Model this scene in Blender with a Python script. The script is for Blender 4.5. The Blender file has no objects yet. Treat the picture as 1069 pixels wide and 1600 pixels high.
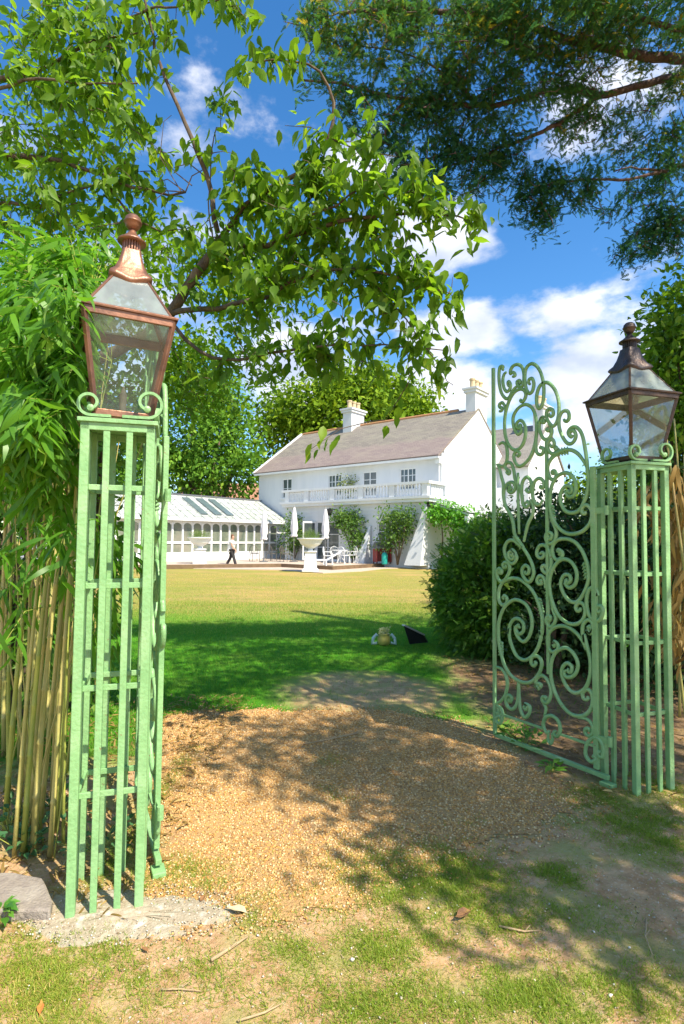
import bpy, math, random
import numpy as np
from mathutils import Vector, Matrix, Euler
R = math.radians
rng = np.random.default_rng(7)
random.seed(7)
S = bpy.context.scene
COL = S.collection

# ------------------------------------------------------------------ camera
CAMH = 1.55
F = 870.0
cd = bpy.data.cameras.new("camera"); cam = bpy.data.objects.new("camera", cd); COL.objects.link(cam)
cd.sensor_fit = 'VERTICAL'; cd.sensor_height = 24.0; cd.lens = F/1600*24.0
cd.clip_start = 0.05; cd.clip_end = 2000
cam.location = (0, 0, CAMH)
CM = Matrix.Rotation(R(90)+math.atan(42/F), 3, 'X') @ Matrix.Rotation(R(0.5), 3, 'Z')
cam.rotation_euler = CM.to_euler()
S.camera = cam

# ------------------------------------------------------------------ light
SUN_AZ, SUN_EL = R(46), R(51)          # azimuth: from straight behind the camera towards the right
SD = Vector((math.sin(SUN_AZ)*math.cos(SUN_EL), -math.cos(SUN_AZ)*math.cos(SUN_EL), math.sin(SUN_EL)))
sl = bpy.data.lights.new("sun", 'SUN'); so = bpy.data.objects.new("sun", sl); COL.objects.link(so)
sl.energy = 4.1; sl.angle = R(0.5); sl.color = (1.0, 0.91, 0.75)
so.rotation_euler = SD.to_track_quat('Z', 'Y').to_euler(); so.location = (5, -5, 20)
S.view_settings.view_transform = 'Standard'; S.view_settings.look = 'None'
S.view_settings.exposure = 1.04; S.view_settings.gamma = 1.0
S.cycles.max_bounces = 8; S.cycles.transparent_max_bounces = 16
S.cycles.use_denoising = True

W = bpy.data.worlds.new("World"); S.world = W; W.use_nodes = True
nt = W.node_tree; nt.nodes.clear()
def N(nt, t, **kw):
    n = nt.nodes.new(t)
    for k, v in kw.items():
        if k.startswith('i_'):
            n.inputs[int(k[2:]) if k[2:].isdigit() else k[2:]].default_value = v
        else: setattr(n, k, v)
    return n
def M2(nt, op, a, b=None, c=None, clamp=False):
    n = nt.nodes.new('ShaderNodeMath'); n.operation = op; n.use_clamp = clamp
    for i, v in enumerate((a, b, c)):
        if v is None: continue
        if isinstance(v, (int, float)): n.inputs[i].default_value = v
        else: nt.links.new(v, n.inputs[i])
    return n.outputs[0]
def MIX(nt, fac, a, b, bt='MIX'):
    n = nt.nodes.new('ShaderNodeMix'); n.data_type = 'RGBA'; n.blend_type = bt
    for s, v in ((0, fac), (6, a), (7, b)):
        if isinstance(v, (int, float)): n.inputs[s].default_value = v
        elif isinstance(v, (tuple, list)): n.inputs[s].default_value = tuple(v) if len(v) == 4 else tuple(v)+(1,)
        else: nt.links.new(v, n.inputs[s])
    return n.outputs[2]
def world():
    L = nt.links.new
    out = N(nt, 'ShaderNodeOutputWorld'); bg = N(nt, 'ShaderNodeBackground'); bg.inputs[1].default_value = 0.132
    sky = N(nt, 'ShaderNodeTexSky'); sky.sky_type = 'NISHITA'; sky.sun_disc = False
    sky.sun_elevation = SUN_EL; sky.sun_rotation = math.atan2(SD.x, SD.y)
    sky.air_density = 1.0; sky.dust_density = 0.3; sky.ozone_density = 2.5
    hs = N(nt, 'ShaderNodeHueSaturation'); hs.inputs['Saturation'].default_value = 1.30; hs.inputs['Value'].default_value = 0.92
    L(sky.outputs[0], hs.inputs['Color'])
    tc = N(nt, 'ShaderNodeTexCoord'); sep = N(nt, 'ShaderNodeSeparateXYZ'); L(tc.outputs['Generated'], sep.inputs[0])
    az = M2(nt, 'ARCTAN2', sep.outputs[0], sep.outputs[1]); el = M2(nt, 'ARCSINE', sep.outputs[2])
    comb = N(nt, 'ShaderNodeCombineXYZ'); L(az, comb.inputs[0]); L(M2(nt, 'MULTIPLY', el, 1.7), comb.inputs[1])
    n1 = N(nt, 'ShaderNodeTexNoise'); n1.inputs['Scale'].default_value = 5.5; n1.inputs['Detail'].default_value = 8; n1.inputs['Roughness'].default_value = 0.58
    mp = N(nt, 'ShaderNodeMapping'); mp.inputs['Rotation'].default_value = (0, 0, R(-15)); mp.inputs['Scale'].default_value = (0.95, 1.0, 1)
    mp.inputs['Location'].default_value = (3.1, 1.7, 0)
    L(comb.outputs[0], mp.inputs[0]); L(mp.outputs[0], n1.inputs['Vector'])
    # cloud banks: (azimuth, elevation, half width, half height, weight) in radians
    banks = []
    def bank(px, py, rx, ry, w):
        v = CM @ Vector(((px-534.5)/F, -(py-800)/F, -1)); v.normalize()
        a = math.atan2(v.x, v.y); e = math.asin(v.z)
        banks.append((a, e, rx/F*0.9, ry/F*0.85, w))
    for b in ((700, 375, 130, 62, .85), (600, 340, 120, 60, .6), (860, 490, 170, 48, .80), (730, 515, 130, 60, .80), (960, 580, 160, 95, .85), (700, 610, 240, 85, .7),
              (480, 600, 200, 120, .75), (300, 110, 60, 50, .42), (400, 180, 90, 45, .40), (560, 250, 120, 60, .5), (260, 260, 90, 60, .4), (1010, 120, 130, 90, .6), (860, 680, 200, 60, .7), (200, 480, 250, 200, .6), (1000, 300, 60, 40, .35), (640, 470, 120, 40, .35)):
        bank(*b)
    acc = None
    for a, e, ra, re, w in banks:
        da = M2(nt, 'MULTIPLY', M2(nt, 'SUBTRACT', az, a), 1/ra); de = M2(nt, 'MULTIPLY', M2(nt, 'SUBTRACT', el, e), 1/re)
        d2 = M2(nt, 'ADD', M2(nt, 'MULTIPLY', da, da), M2(nt, 'MULTIPLY', de, de))
        g = M2(nt, 'MULTIPLY', M2(nt, 'EXPONENT', M2(nt, 'MULTIPLY', d2, -0.9)), w)
        acc = g if acc is None else M2(nt, 'MAXIMUM', acc, g)
    # behind the camera an ordinary scattering of cloud
    back = M2(nt, 'MULTIPLY', M2(nt, 'LESS_THAN', sep.outputs[1], 0.0), 0.42)
    acc = M2(nt, 'MAXIMUM', acc, back)
    dens = M2(nt, 'ADD', acc, M2(nt, 'MULTIPLY', M2(nt, 'SUBTRACT', n1.outputs[0], 0.5), 2.0))
    mr = N(nt, 'ShaderNodeMapRange'); mr.interpolation_type = 'SMOOTHSTEP'
    mr.inputs['From Min'].default_value = 0.30; mr.inputs['From Max'].default_value = 0.72; L(dens, mr.inputs['Value'])
    n2 = N(nt, 'ShaderNodeTexNoise'); n2.inputs['Scale'].default_value = 7; n2.inputs['Detail'].default_value = 6
    mp2 = N(nt, 'ShaderNodeMapping'); mp2.inputs['Location'].default_value = (7, 1, 0); L(comb.outputs[0], mp2.inputs[0]); L(mp2.outputs[0], n2.inputs['Vector'])
    mr2 = N(nt, 'ShaderNodeMapRange'); mr2.inputs['From Min'].default_value = 0.35; mr2.inputs['From Max'].default_value = 0.62; L(n2.outputs[0], mr2.inputs['Value'])
    ccol = MIX(nt, mr2.outputs[0], (2.8, 3.1, 3.9), (5.0, 5.0, 5.2))
    fac = M2(nt, 'MULTIPLY', mr.outputs[0], 0.92)
    up = M2(nt, 'GREATER_THAN', sep.outputs[2], 0.0)
    skyc = MIX(nt, M2(nt, 'MULTIPLY', fac, up), hs.outputs[0], ccol)
    L(skyc, bg.inputs[0]); L(bg.outputs[0], out.inputs[0])
world()

# ------------------------------------------------------------------ measured positions
def ray(px, py):
    return CM @ Vector(((px-534.5)/F, -(py-800)/F, -1))
def P(px, py, Y):
    v = ray(px, py); v = v*(Y/v.y); return Vector((v.x, v.y, v.z+CAMH))
def G(px, py, z=0.0):
    v = ray(px, py); t = (z-CAMH)/v.z; return Vector((v.x*t, v.y*t, z))
CMI = CM.inverted()
def proj(p):
    v = CMI @ (Vector(p)-Vector((0, 0, CAMH)))
    if v.z > -0.05: return None
    return (534.5+F*v.x/-v.z, 800-F*v.y/-v.z)

# ------------------------------------------------------------------ object helpers
def tag(o, label=None, cat=None, group=None, kind=None):
    if label: o['label'] = label
    if cat: o['category'] = cat
    if group: o['group'] = group
    if kind: o['kind'] = kind
    return o
def thing(name, loc, label, cat, group=None, rz=0):
    o = bpy.data.objects.new(name, None); COL.objects.link(o); o.location = loc; o.rotation_euler = (0, 0, rz)
    o.empty_display_size = .1
    return tag(o, label, cat, group)
KIDS = {}
def link(name, me, parent=None):
    o = bpy.data.objects.new(name, me); COL.objects.link(o)
    if parent is not None:
        o.parent = parent; KIDS.setdefault(parent.name, []).append(o)
    return o
def copy_tree(o, parent=None):
    c = o.copy(); COL.objects.link(c)
    if parent is not None: c.parent = parent
    for ch in KIDS.get(o.name, []):
        k = copy_tree(ch, c); KIDS.setdefault(c.name, []).append(k)
    return c
def rel(parent):
    v = Vector((0, 0, 0))
    while parent is not None: v += parent.location; parent = parent.parent
    return v

class MB:
    def __init__(s): s.v = []; s.f = []
    def add(s, vs, fs):
        n = len(s.v); s.v += [tuple(v) for v in vs]; s.f += [tuple(i+n for i in f) for f in fs]; return s
    def box(s, x0, x1, y0, y1, z0, z1, M=None):
        vs = [Vector((x, y, z)) for z in (z0, z1) for x, y in ((x0, y0), (x1, y0), (x1, y1), (x0, y1))]
        if M is not None: vs = [M @ v for v in vs]
        return s.add(vs, [(3, 2, 1, 0), (4, 5, 6, 7), (0, 1, 5, 4), (1, 2, 6, 5), (2, 3, 7, 6), (3, 0, 4, 7)])
    def beam(s, a, b, w, h, up=(0, 0, 1)):
        a = Vector(a); b = Vector(b); d = (b-a); L = d.length; d.normalize(); up = Vector(up)
        x = d.cross(up)
        if x.length < 1e-4: x = Vector((1, 0, 0))
        x.normalize(); z = x.cross(d)
        M = Matrix((x, d, z)).transposed().to_4x4(); M.translation = a
        return s.box(-w/2, w/2, 0, L, -h/2, h/2, M)
    def tube(s, pts, rad, n=8, cap=True, flat=1.0, nrm=None):
        pts = [Vector(p) for p in pts]; m = len(pts)
        if isinstance(rad, (int, float)): rad = [rad]*m
        prev = None; base = len(s.v)
        for i, p in enumerate(pts):
            t = (pts[min(i+1, m-1)]-pts[max(i-1, 0)])
            if t.length < 1e-9: t = Vector((0, 0, 1))
            t.normalize()
            if nrm is not None: x = Vector(nrm)
            elif prev is None: x = Vector((0, 0, 1)) if abs(t.z) < .9 else Vector((1, 0, 0))
            else: x = prev
            x = x - t*x.dot(t)
            if x.length < 1e-6: x = t.orthogonal()
            x.normalize(); prev = x; y = t.cross(x)
            for k in range(n):
                a = 2*math.pi*(k+.5)/n
                s.v.append(tuple(p + x*math.cos(a)*rad[i]*flat + y*math.sin(a)*rad[i]))
        for i in range(m-1):
            for k in range(n):
                a = base+i*n+k; b = base+i*n+(k+1) % n
                s.f.append((a, b, b+n, a+n))
        if cap:
            s.f.append(tuple(base+k for k in reversed(range(n)))); s.f.append(tuple(base+(m-1)*n+k for k in range(n)))
        return s
    def lathe(s, prof, c=(0, 0, 0), n=16, a0=0.0, M=None):
        base = len(s.v); c = Vector(c)
        for r, z in prof:
            for k in range(n):
                a = a0+2*math.pi*k/n; v = Vector((r*math.cos(a), r*math.sin(a), z))
                if M is not None: v = M @ v
                s.v.append(tuple(c+v))
        for i in range(len(prof)-1):
            for k in range(n):
                a = base+i*n+k; b = base+i*n+(k+1) % n
                s.f.append((a, b, b+n, a+n))
        s.f.append(tuple(base+k for k in reversed(range(n)))); s.f.append(tuple(base+(len(prof)-1)*n+k for k in range(n)))
        return s
    def xf(s, M): s.v = [tuple(M @ Vector(v)) for v in s.v]; return s
    def build(s, name, m, parent=None, world=False, smooth=False, bevel=0, M=None):
        vs = s.v
        if M is not None: vs = [tuple(M @ Vector(v)) for v in vs]
        if world and parent is not None:
            o_ = rel(parent); vs = [(v[0]-o_.x, v[1]-o_.y, v[2]-o_.z) for v in vs]
        me = bpy.data.meshes.new(name); me.from_pydata(vs, [], s.f); me.update()
        if m: me.materials.append(m)
        if smooth:
            me.polygons.foreach_set('use_smooth', [True]*len(me.polygons))
        o = link(name, me, parent)
        if bevel:
            b = o.modifiers.new('b', 'BEVEL'); b.width = bevel; b.segments = 2; b.limit_method = 'ANGLE'; b.harden_normals = False
        return o

def np_mesh(name, V, Fc, m, parent=None, attr=None, smooth=False, world=True):
    """V (n,3), Fc (k,q) one face size; attr (n,) float in point attribute v"""
    V = np.asarray(V, dtype=np.float32)
    if world and parent is not None: V = V-np.array(rel(parent), dtype=np.float32)
    me = bpy.data.meshes.new(name); Fc = np.asarray(Fc, dtype=np.int32); k, q = Fc.shape
    me.vertices.add(len(V)); me.vertices.foreach_set('co', V.ravel())
    me.loops.add(k*q); me.loops.foreach_set('vertex_index', Fc.ravel())
    me.polygons.add(k); me.polygons.foreach_set('loop_start', np.arange(0, k*q, q, dtype=np.int32))
    if smooth: me.polygons.foreach_set('use_smooth', np.ones(k, dtype=bool))
    if attr is not None:
        at = me.attributes.new('v', 'FLOAT', 'POINT'); at.data.foreach_set('value', np.asarray(attr, dtype=np.float32))
    me.materials.append(m); me.update(calc_edges=True); me.validate()
    return link(name, me, parent)

def unit(a):
    return a/np.maximum(np.linalg.norm(a, axis=-1, keepdims=True), 1e-9)
def scatter(tv, tf, pos, d, nrm, size, wid=None):
    """template verts (x across, y along, z normal) placed at pos with direction d, normal hint nrm."""
    d = unit(d); x = unit(np.cross(d, nrm)); z = np.cross(x, d)
    size = np.broadcast_to(size, (len(pos),)); wid = size if wid is None else np.broadcast_to(wid, (len(pos),))
    V = (pos[:, None, :] + tv[None, :, 0, None]*x[:, None, :]*wid[:, None, None]
         + tv[None, :, 1, None]*d[:, None, :]*size[:, None, None] + tv[None, :, 2, None]*z[:, None, :]*size[:, None, None])
    n = len(pos); Fc = (tf[None]+(np.arange(n)*len(tv))[:, None, None]).reshape(-1, tf.shape[1])
    return V.reshape(-1, 3), Fc
def rep(a, tv): return np.repeat(a, len(tv))

# leaf templates, unit length
T_BROAD = (np.array([[0, 0, 0], [-.2, .22, .05], [0, .25, -.02], [.2, .22, .05], [-.25, .52, .03], [0, .55, -.05], [.25, .52, .03], [-.11, .8, -.04], [0, .82, -.10], [.11, .8, -.04], [0, 1.05, -.2]], float),
           np.array([[0, 2, 1, 1], [0, 3, 2, 2], [1, 2, 5, 4], [2, 3, 6, 5], [4, 5, 8, 7], [5, 6, 9, 8], [7, 8, 10, 10], [8, 9, 10, 10]]))
def tri(t): 
    tv, tf = t; out = []
    for f in tf:
        f = list(f)
        if f[2] == f[3]: out.append(f[:3])
        else: out += [[f[0], f[1], f[2]], [f[0], f[2], f[3]]]
    return tv, np.array(out)
T_BROAD = tri(T_BROAD)
T_LONG = tri((np.array([[-.012, 0, 0], [.012, 0, 0], [-.07, .2, .03], [.07, .2, .03], [-.075, .5, 0], [.075, .5, 0], [-.045, .78, -.09], [.045, .78, -.09], [0, 1, -.22]], float),
          np.array([[0, 1, 3, 2], [2, 3, 5, 4], [4, 5, 7, 6], [6, 7, 8, 8]])))
T_DIA = (np.array([[0, 0, 0], [-.3, .5, .06], [.3, .5, .06], [0, 1, -.05]], float), np.array([[0, 2, 3], [0, 3, 1]]))
T_BLADE = (np.array([[-.03, 0, 0], [.03, 0, 0], [-.02, .6, .06], [.02, .6, .06], [0, 1, .22]], float), np.array([[0, 1, 3], [0, 3, 2], [2, 3, 4]]))
def frond(n=7, L=.16, spread=.9):
    vs = []; fs = []
    def leaf(o, a, l, w):
        k = len(vs); d = np.array([math.sin(a), math.cos(a), 0]); s = np.array([math.cos(a), -math.sin(a), 0])
        for p in (o, o+d*l*.45-s*w, o+d*l, o+d*l*.45+s*w): vs.append(p)
        fs.append([k, k+2, k+1]); fs.append([k, k+3, k+2])
    for i in range(n):
        y = (i+.4)/n; z = -.10*y*y
        for sgn in (-1, 1):
            leaf(np.array([0, y, z+.02*random.uniform(-1, 1)]), sgn*spread, (.34*(1-y*.75)), .06)
    leaf(np.array([0, .8, -.07]), 0, .25, .05)
    leaf(np.array([0, 0, 0]), 0, .9, .018)
    return np.array(vs), np.array(fs)
T_FROND = frond()
T_NEEDLE = frond(6, spread=.62)

# ------------------------------------------------------------------ materials
def newmat(name):
    m = bpy.data.materials.new(name); m.use_nodes = True; nt = m.node_tree
    return m, nt, nt.nodes['Principled BSDF'], nt.nodes['Material Output']
def surf(name, c1, c2=None, scale=8, rough=.6, bump=0, bscale=None, spec=.4, metal=0, detail=5, c3=None, s3=1.2, amt3=.5, stretch=None, coord='Object', c4=None, s4=38, t4=.655):
    m, nt, b, out = newmat(name); L = nt.links.new
    tc = N(nt, 'ShaderNodeTexCoord'); src = tc.outputs[coord]
    if stretch:
        mp = N(nt, 'ShaderNodeMapping'); mp.inputs['Scale'].default_value = stretch; L(src, mp.inputs[0]); src = mp.outputs[0]
    n1 = N(nt, 'ShaderNodeTexNoise'); n1.inputs['Scale'].default_value = scale; n1.inputs['Detail'].default_value = detail; n1.inputs['Roughness'].default_value = .65
    L(src, n1.inputs['Vector'])
    mr = N(nt, 'ShaderNodeMapRange'); mr.inputs['From Min'].default_value = .36; mr.inputs['From Max'].default_value = .64; L(n1.outputs[0], mr.inputs['Value'])
    col = MIX(nt, mr.outputs[0], c1, c2 or c1)
    if c3:
        n3 = N(nt, 'ShaderNodeTexNoise'); n3.inputs['Scale'].default_value = s3; n3.inputs['Detail'].default_value = 6; L(src, n3.inputs['Vector'])
        m3 = N(nt, 'ShaderNodeMapRange'); m3.inputs['From Min'].default_value = .52; m3.inputs['From Max'].default_value = .68; L(n3.outputs[0], m3.inputs['Value'])
        col = MIX(nt, M2(nt, 'MULTIPLY', m3.outputs[0], amt3), col, c3)
    if c4:      # small chips and rust spots
        n4 = N(nt, 'ShaderNodeTexNoise'); n4.inputs['Scale'].default_value = s4; n4.inputs['Detail'].default_value = 5; n4.inputs['Roughness'].default_value = .7; L(src, n4.inputs['Vector'])
        m4 = N(nt, 'ShaderNodeMapRange'); m4.inputs['From Min'].default_value = t4; m4.inputs['From Max'].default_value = t4+.03; L(n4.outputs[0], m4.inputs['Value'])
        col = MIX(nt, M2(nt, 'MULTIPLY', m4.outputs[0], .85), col, c4)
    L(col, b.inputs['Base Color']); b.inputs['Roughness'].default_value = rough; b.inputs['Metallic'].default_value = metal
    b.inputs['Specular IOR Level'].default_value = spec
    if bump:
        nb = N(nt, 'ShaderNodeTexNoise'); nb.inputs['Scale'].default_value = bscale or scale*3; nb.inputs['Detail'].default_value = 6; L(src, nb.inputs['Vector'])
        bn = N(nt, 'ShaderNodeBump'); bn.inputs['Strength'].default_value = bump; bn.inputs['Distance'].default_value = .02
        L(nb.outputs[0], bn.inputs['Height']); L(bn.outputs[0], b.inputs['Normal'])
    return m
def leafmat(name, ca, cb, cc=None, rough=.45, trans=.45, tcol=None, spec=.4):
    m, nt, b, out = newmat(name); L = nt.links.new
    at = N(nt, 'ShaderNodeAttribute'); at.attribute_name = 'v'
    cr = N(nt, 'ShaderNodeValToRGB'); e = cr.color_ramp.elements
    e[0].color = tuple(ca)+(1,); e[1].color = tuple(cb)+(1,); e[0].position = .05; e[1].position = .8
    if cc: x = cr.color_ramp.elements.new(1.0); x.color = tuple(cc)+(1,)
    L(at.outputs['Fac'], cr.inputs[0]); L(cr.outputs[0], b.inputs['Base Color'])
    b.inputs['Roughness'].default_value = rough; b.inputs['Specular IOR Level'].default_value = spec
    tr = N(nt, 'ShaderNodeBsdfTranslucent')
    tcol = tcol or (1.5, 1.45, .7)
    tc = MIX(nt, 1.0, cr.outputs[0], tcol, 'MULTIPLY')
    L(tc, tr.inputs[0]); mx = N(nt, 'ShaderNodeMixShader'); mx.inputs[0].default_value = trans
    L(b.outputs[0], mx.inputs[1]); L(tr.outputs[0], mx.inputs[2]); L(mx.outputs[0], out.inputs[0])
    return m
def glass(name, tint=(.8, .88, .86), op=.12, rough=.03, fk=1.3):
    m, nt, b, out = newmat(name); L = nt.links.new
    tb = N(nt, 'ShaderNodeBsdfTransparent'); tb.inputs[0].default_value = tuple(tint)+(1,)
    gl = N(nt, 'ShaderNodeBsdfGlossy'); gl.inputs['Roughness'].default_value = rough; gl.inputs[0].default_value = (.9, .95, .95, 1)
    fr = N(nt, 'ShaderNodeFresnel'); fr.inputs[0].default_value = 1.5
    df = N(nt, 'ShaderNodeBsdfDiffuse'); df.inputs[0].default_value = (.55, .62, .6, 1)
    f = M2(nt, 'ADD', M2(nt, 'MULTIPLY', fr.outputs[0], fk), .02, clamp=True)
    m1 = N(nt, 'ShaderNodeMixShader'); L(f, m1.inputs[0]); L(tb.outputs[0], m1.inputs[1]); L(gl.outputs[0], m1.inputs[2])
    nz = N(nt, 'ShaderNodeTexNoise'); nz.inputs['Scale'].default_value = 6; nz.inputs['Detail'].default_value = 5
    tcn = N(nt, 'ShaderNodeTexCoord'); L(tcn.outputs['Object'], nz.inputs['Vector'])
    m2 = N(nt, 'ShaderNodeMixShader'); L(M2(nt, 'MULTIPLY', nz.outputs[0], op*2), m2.inputs[0]); L(m1.outputs[0], m2.inputs[1]); L(df.outputs[0], m2.inputs[2])
    L(m2.outputs[0], out.inputs[0]); return m

MT = {}
MT['paint'] = surf('mint_green_paint', (.265, .48, .205), (.195, .39, .155), 9, .42, .25, 60, .5, c3=(.34, .52, .27), s3=5, amt3=.6, c4=(.22, .13, .07))
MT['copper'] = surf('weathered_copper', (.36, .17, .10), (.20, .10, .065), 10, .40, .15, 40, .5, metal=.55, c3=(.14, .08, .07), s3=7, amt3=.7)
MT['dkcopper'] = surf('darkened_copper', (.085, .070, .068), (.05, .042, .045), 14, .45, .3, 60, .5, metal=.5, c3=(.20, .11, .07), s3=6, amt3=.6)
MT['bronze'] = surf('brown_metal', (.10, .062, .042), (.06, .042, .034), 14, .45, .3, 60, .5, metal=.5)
MT['glass'] = glass('lantern_glass', (.90, .96, .93), .035, .05, .75)
MT['roofglass'] = glass('lantern_roof_glass', (.55, .66, .68), .34, .12)
MT['candle'] = surf('old_burner', (.35, .30, .24), (.2, .17, .13), 20, .6)
MT['cherry'] = leafmat('cherry_leaves', (.07, .17, .015), (.19, .34, .025), (.40, .52, .05), .45, .60)
MT['cherry_dark'] = MT['cherry']
MT['bark'] = surf('bark', (.16, .12, .08), (.08, .06, .045), 18, .8, .8, 60, .2, stretch=(1, 1, .3))
MT['bark_red'] = surf('reddish_conifer_bark', (.17, .11, .10), (.08, .055, .055), 14, .85, .8, 50, .2, c3=(.25, .18, .14), s3=4)
MT['conifer'] = leafmat('conifer_foliage', (.020, .105, .065), (.085, .20, .05), (.50, .36, .04), .5, .5, (1.4, 1.3, .6), .2)
MT['bush'] = leafmat('conifer_bush_foliage', (.035, .115, .016), (.12, .27, .028), (.34, .46, .06), .5, .42)
MT['yew'] = leafmat('dark_shrub_foliage', (.020, .06, .018), (.06, .13, .028), (.16, .18, .05), .5, .3)
MT['bamboo_leaf'] = leafmat('bamboo_leaves', (.07, .20, .018), (.16, .38, .030), (.36, .52, .08), .38, .5)
MT['dry_leaf'] = leafmat('dry_bamboo_leaves', (.20, .13, .035), (.38, .25, .07), (.5, .38, .15), .6, .3, (1.2, 1.0, .6))
MT['cane'] = surf('bamboo_cane', (.54, .45, .15), (.36, .36, .10), 5, .45, .15, 40, .45, c3=(.50, .36, .18), s3=2.2, amt3=.8, stretch=(3, 3, 1))
MT['cane2'] = surf('greenish_bamboo_cane', (.42, .44, .08), (.26, .32, .07), 5, .45, .15, 40, .45, c3=(.45, .34, .14), s3=2.2, amt3=.7, stretch=(3, 3, 1))
MT['tree_far'] = leafmat('yellow_green_tree_leaves', (.08, .18, .015), (.22, .34, .02), (.34, .44, .04), .6, .3, spec=.1)  # yellow-green leaf colour of the chestnut and the low round tree
MT['tree_far2'] = leafmat('deep_green_tree_leaves', (.07, .18, .02), (.16, .32, .035), (.30, .44, .05), .6, .3, spec=.1)
MT['climber'] = leafmat('climber_leaves', (.05, .13, .025), (.14, .26, .04), (.26, .36, .08), .5, .35)
MT['vine'] = leafmat('vine_leaves', (.07, .24, .02), (.15, .40, .03), (.24, .50, .06), .5, .4)
MT['grassblade'] = leafmat('grass_blades', (.09, .26, .015), (.20, .36, .025), (.58, .45, .14), .6, .35)
MT['turf'] = leafmat('rough_grass_blades', (.14, .25, .02), (.32, .40, .04), (.64, .47, .15), .6, .35)
MT['white'] = surf('white_wall', (.70, .71, .72), (.64, .66, .68), 1.5, .75, .15, 12, .3, c3=(.60, .60, .56), s3=1.1, amt3=.35, stretch=(1, 1, .25))
MT['whitetrim'] = surf('white_paint', (.76, .77, .76), (.71, .72, .73), 3, .5, 0, None, .4)
MT['slate'] = None
MT['cfabric'] = surf('parasol_fabric', (.78, .76, .77), (.68, .66, .68), 4, .8, .2, 20, .2)
MT['metal'] = surf('grey_metal', (.25, .25, .25), (.2, .2, .2), 5, .4, metal=.6)
MT['black'] = surf('black_plastic', (.015, .015, .016), (.03, .03, .03), 5, .45)
MT['pane'] = None
MT['clay'] = surf('buff_clay', (.62, .50, .30), (.52, .40, .24), 10, .75, .2)
MT['stone'] = surf('grey_stone', (.33, .28, .23), (.25, .21, .18), 22, .85, .5, 80, .2, c3=(.45, .40, .34), s3=9)
MT['conc'] = surf('whitish_concrete', (.44, .38, .28), (.30, .23, .15), 16, .9, .45, 90, .2, c3=(.68, .66, .56), s3=16, amt3=.8)
MT['deck'] = surf('terrace_paving', (.55, .45, .36), (.47, .38, .30), 3, .8, .2)
MT['deckedge'] = surf('dark_terrace_edge', (.20, .13, .07), (.14, .09, .05), 3, .8)
MT['twig'] = surf('dry_twig', (.50, .36, .20), (.36, .25, .14), 20, .8, .3)
MT['brleaf'] = surf('brown_dead_leaf', (.34, .17, .06), (.22, .11, .05), 20, .7, .3)

# ------------------------------------------------------------------ ground
def fnoise(x, y, s, seed=0):
    r = np.random.default_rng(100+seed); o = np.zeros_like(x)
    for k in range(7):
        a = r.uniform(0, 2*math.pi); f = s*(1+.55*k); ph = r.uniform(0, 6.28)
        o += np.sin((x*math.cos(a)+y*math.sin(a))*f+ph)/(1+.45*k)
    return o/3.2
def hgt(x, y):
    x = np.asarray(x, float); y = np.asarray(y, float)
    fade = np.clip((16-np.hypot(x, y))/10, 0, 1)
    return fade*(.018*fnoise(x, y, 2.6, 1)+.006*fnoise(x, y, 9, 2))
def hz(x, y): return float(hgt(np.array([x]), np.array([y]))[0])
def grid(xs, ys, dz=0):
    X, Y = np.meshgrid(xs, ys); Z = hgt(X, Y)+dz
    V = np.stack([X, Y, Z], -1).reshape(-1, 3); nx = len(xs)
    i = np.arange(len(ys)-1)[:, None]*nx+np.arange(nx-1)[None]
    return V, np.stack([i, i+1, i+nx+1, i+nx], -1).reshape(-1, 4)
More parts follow.
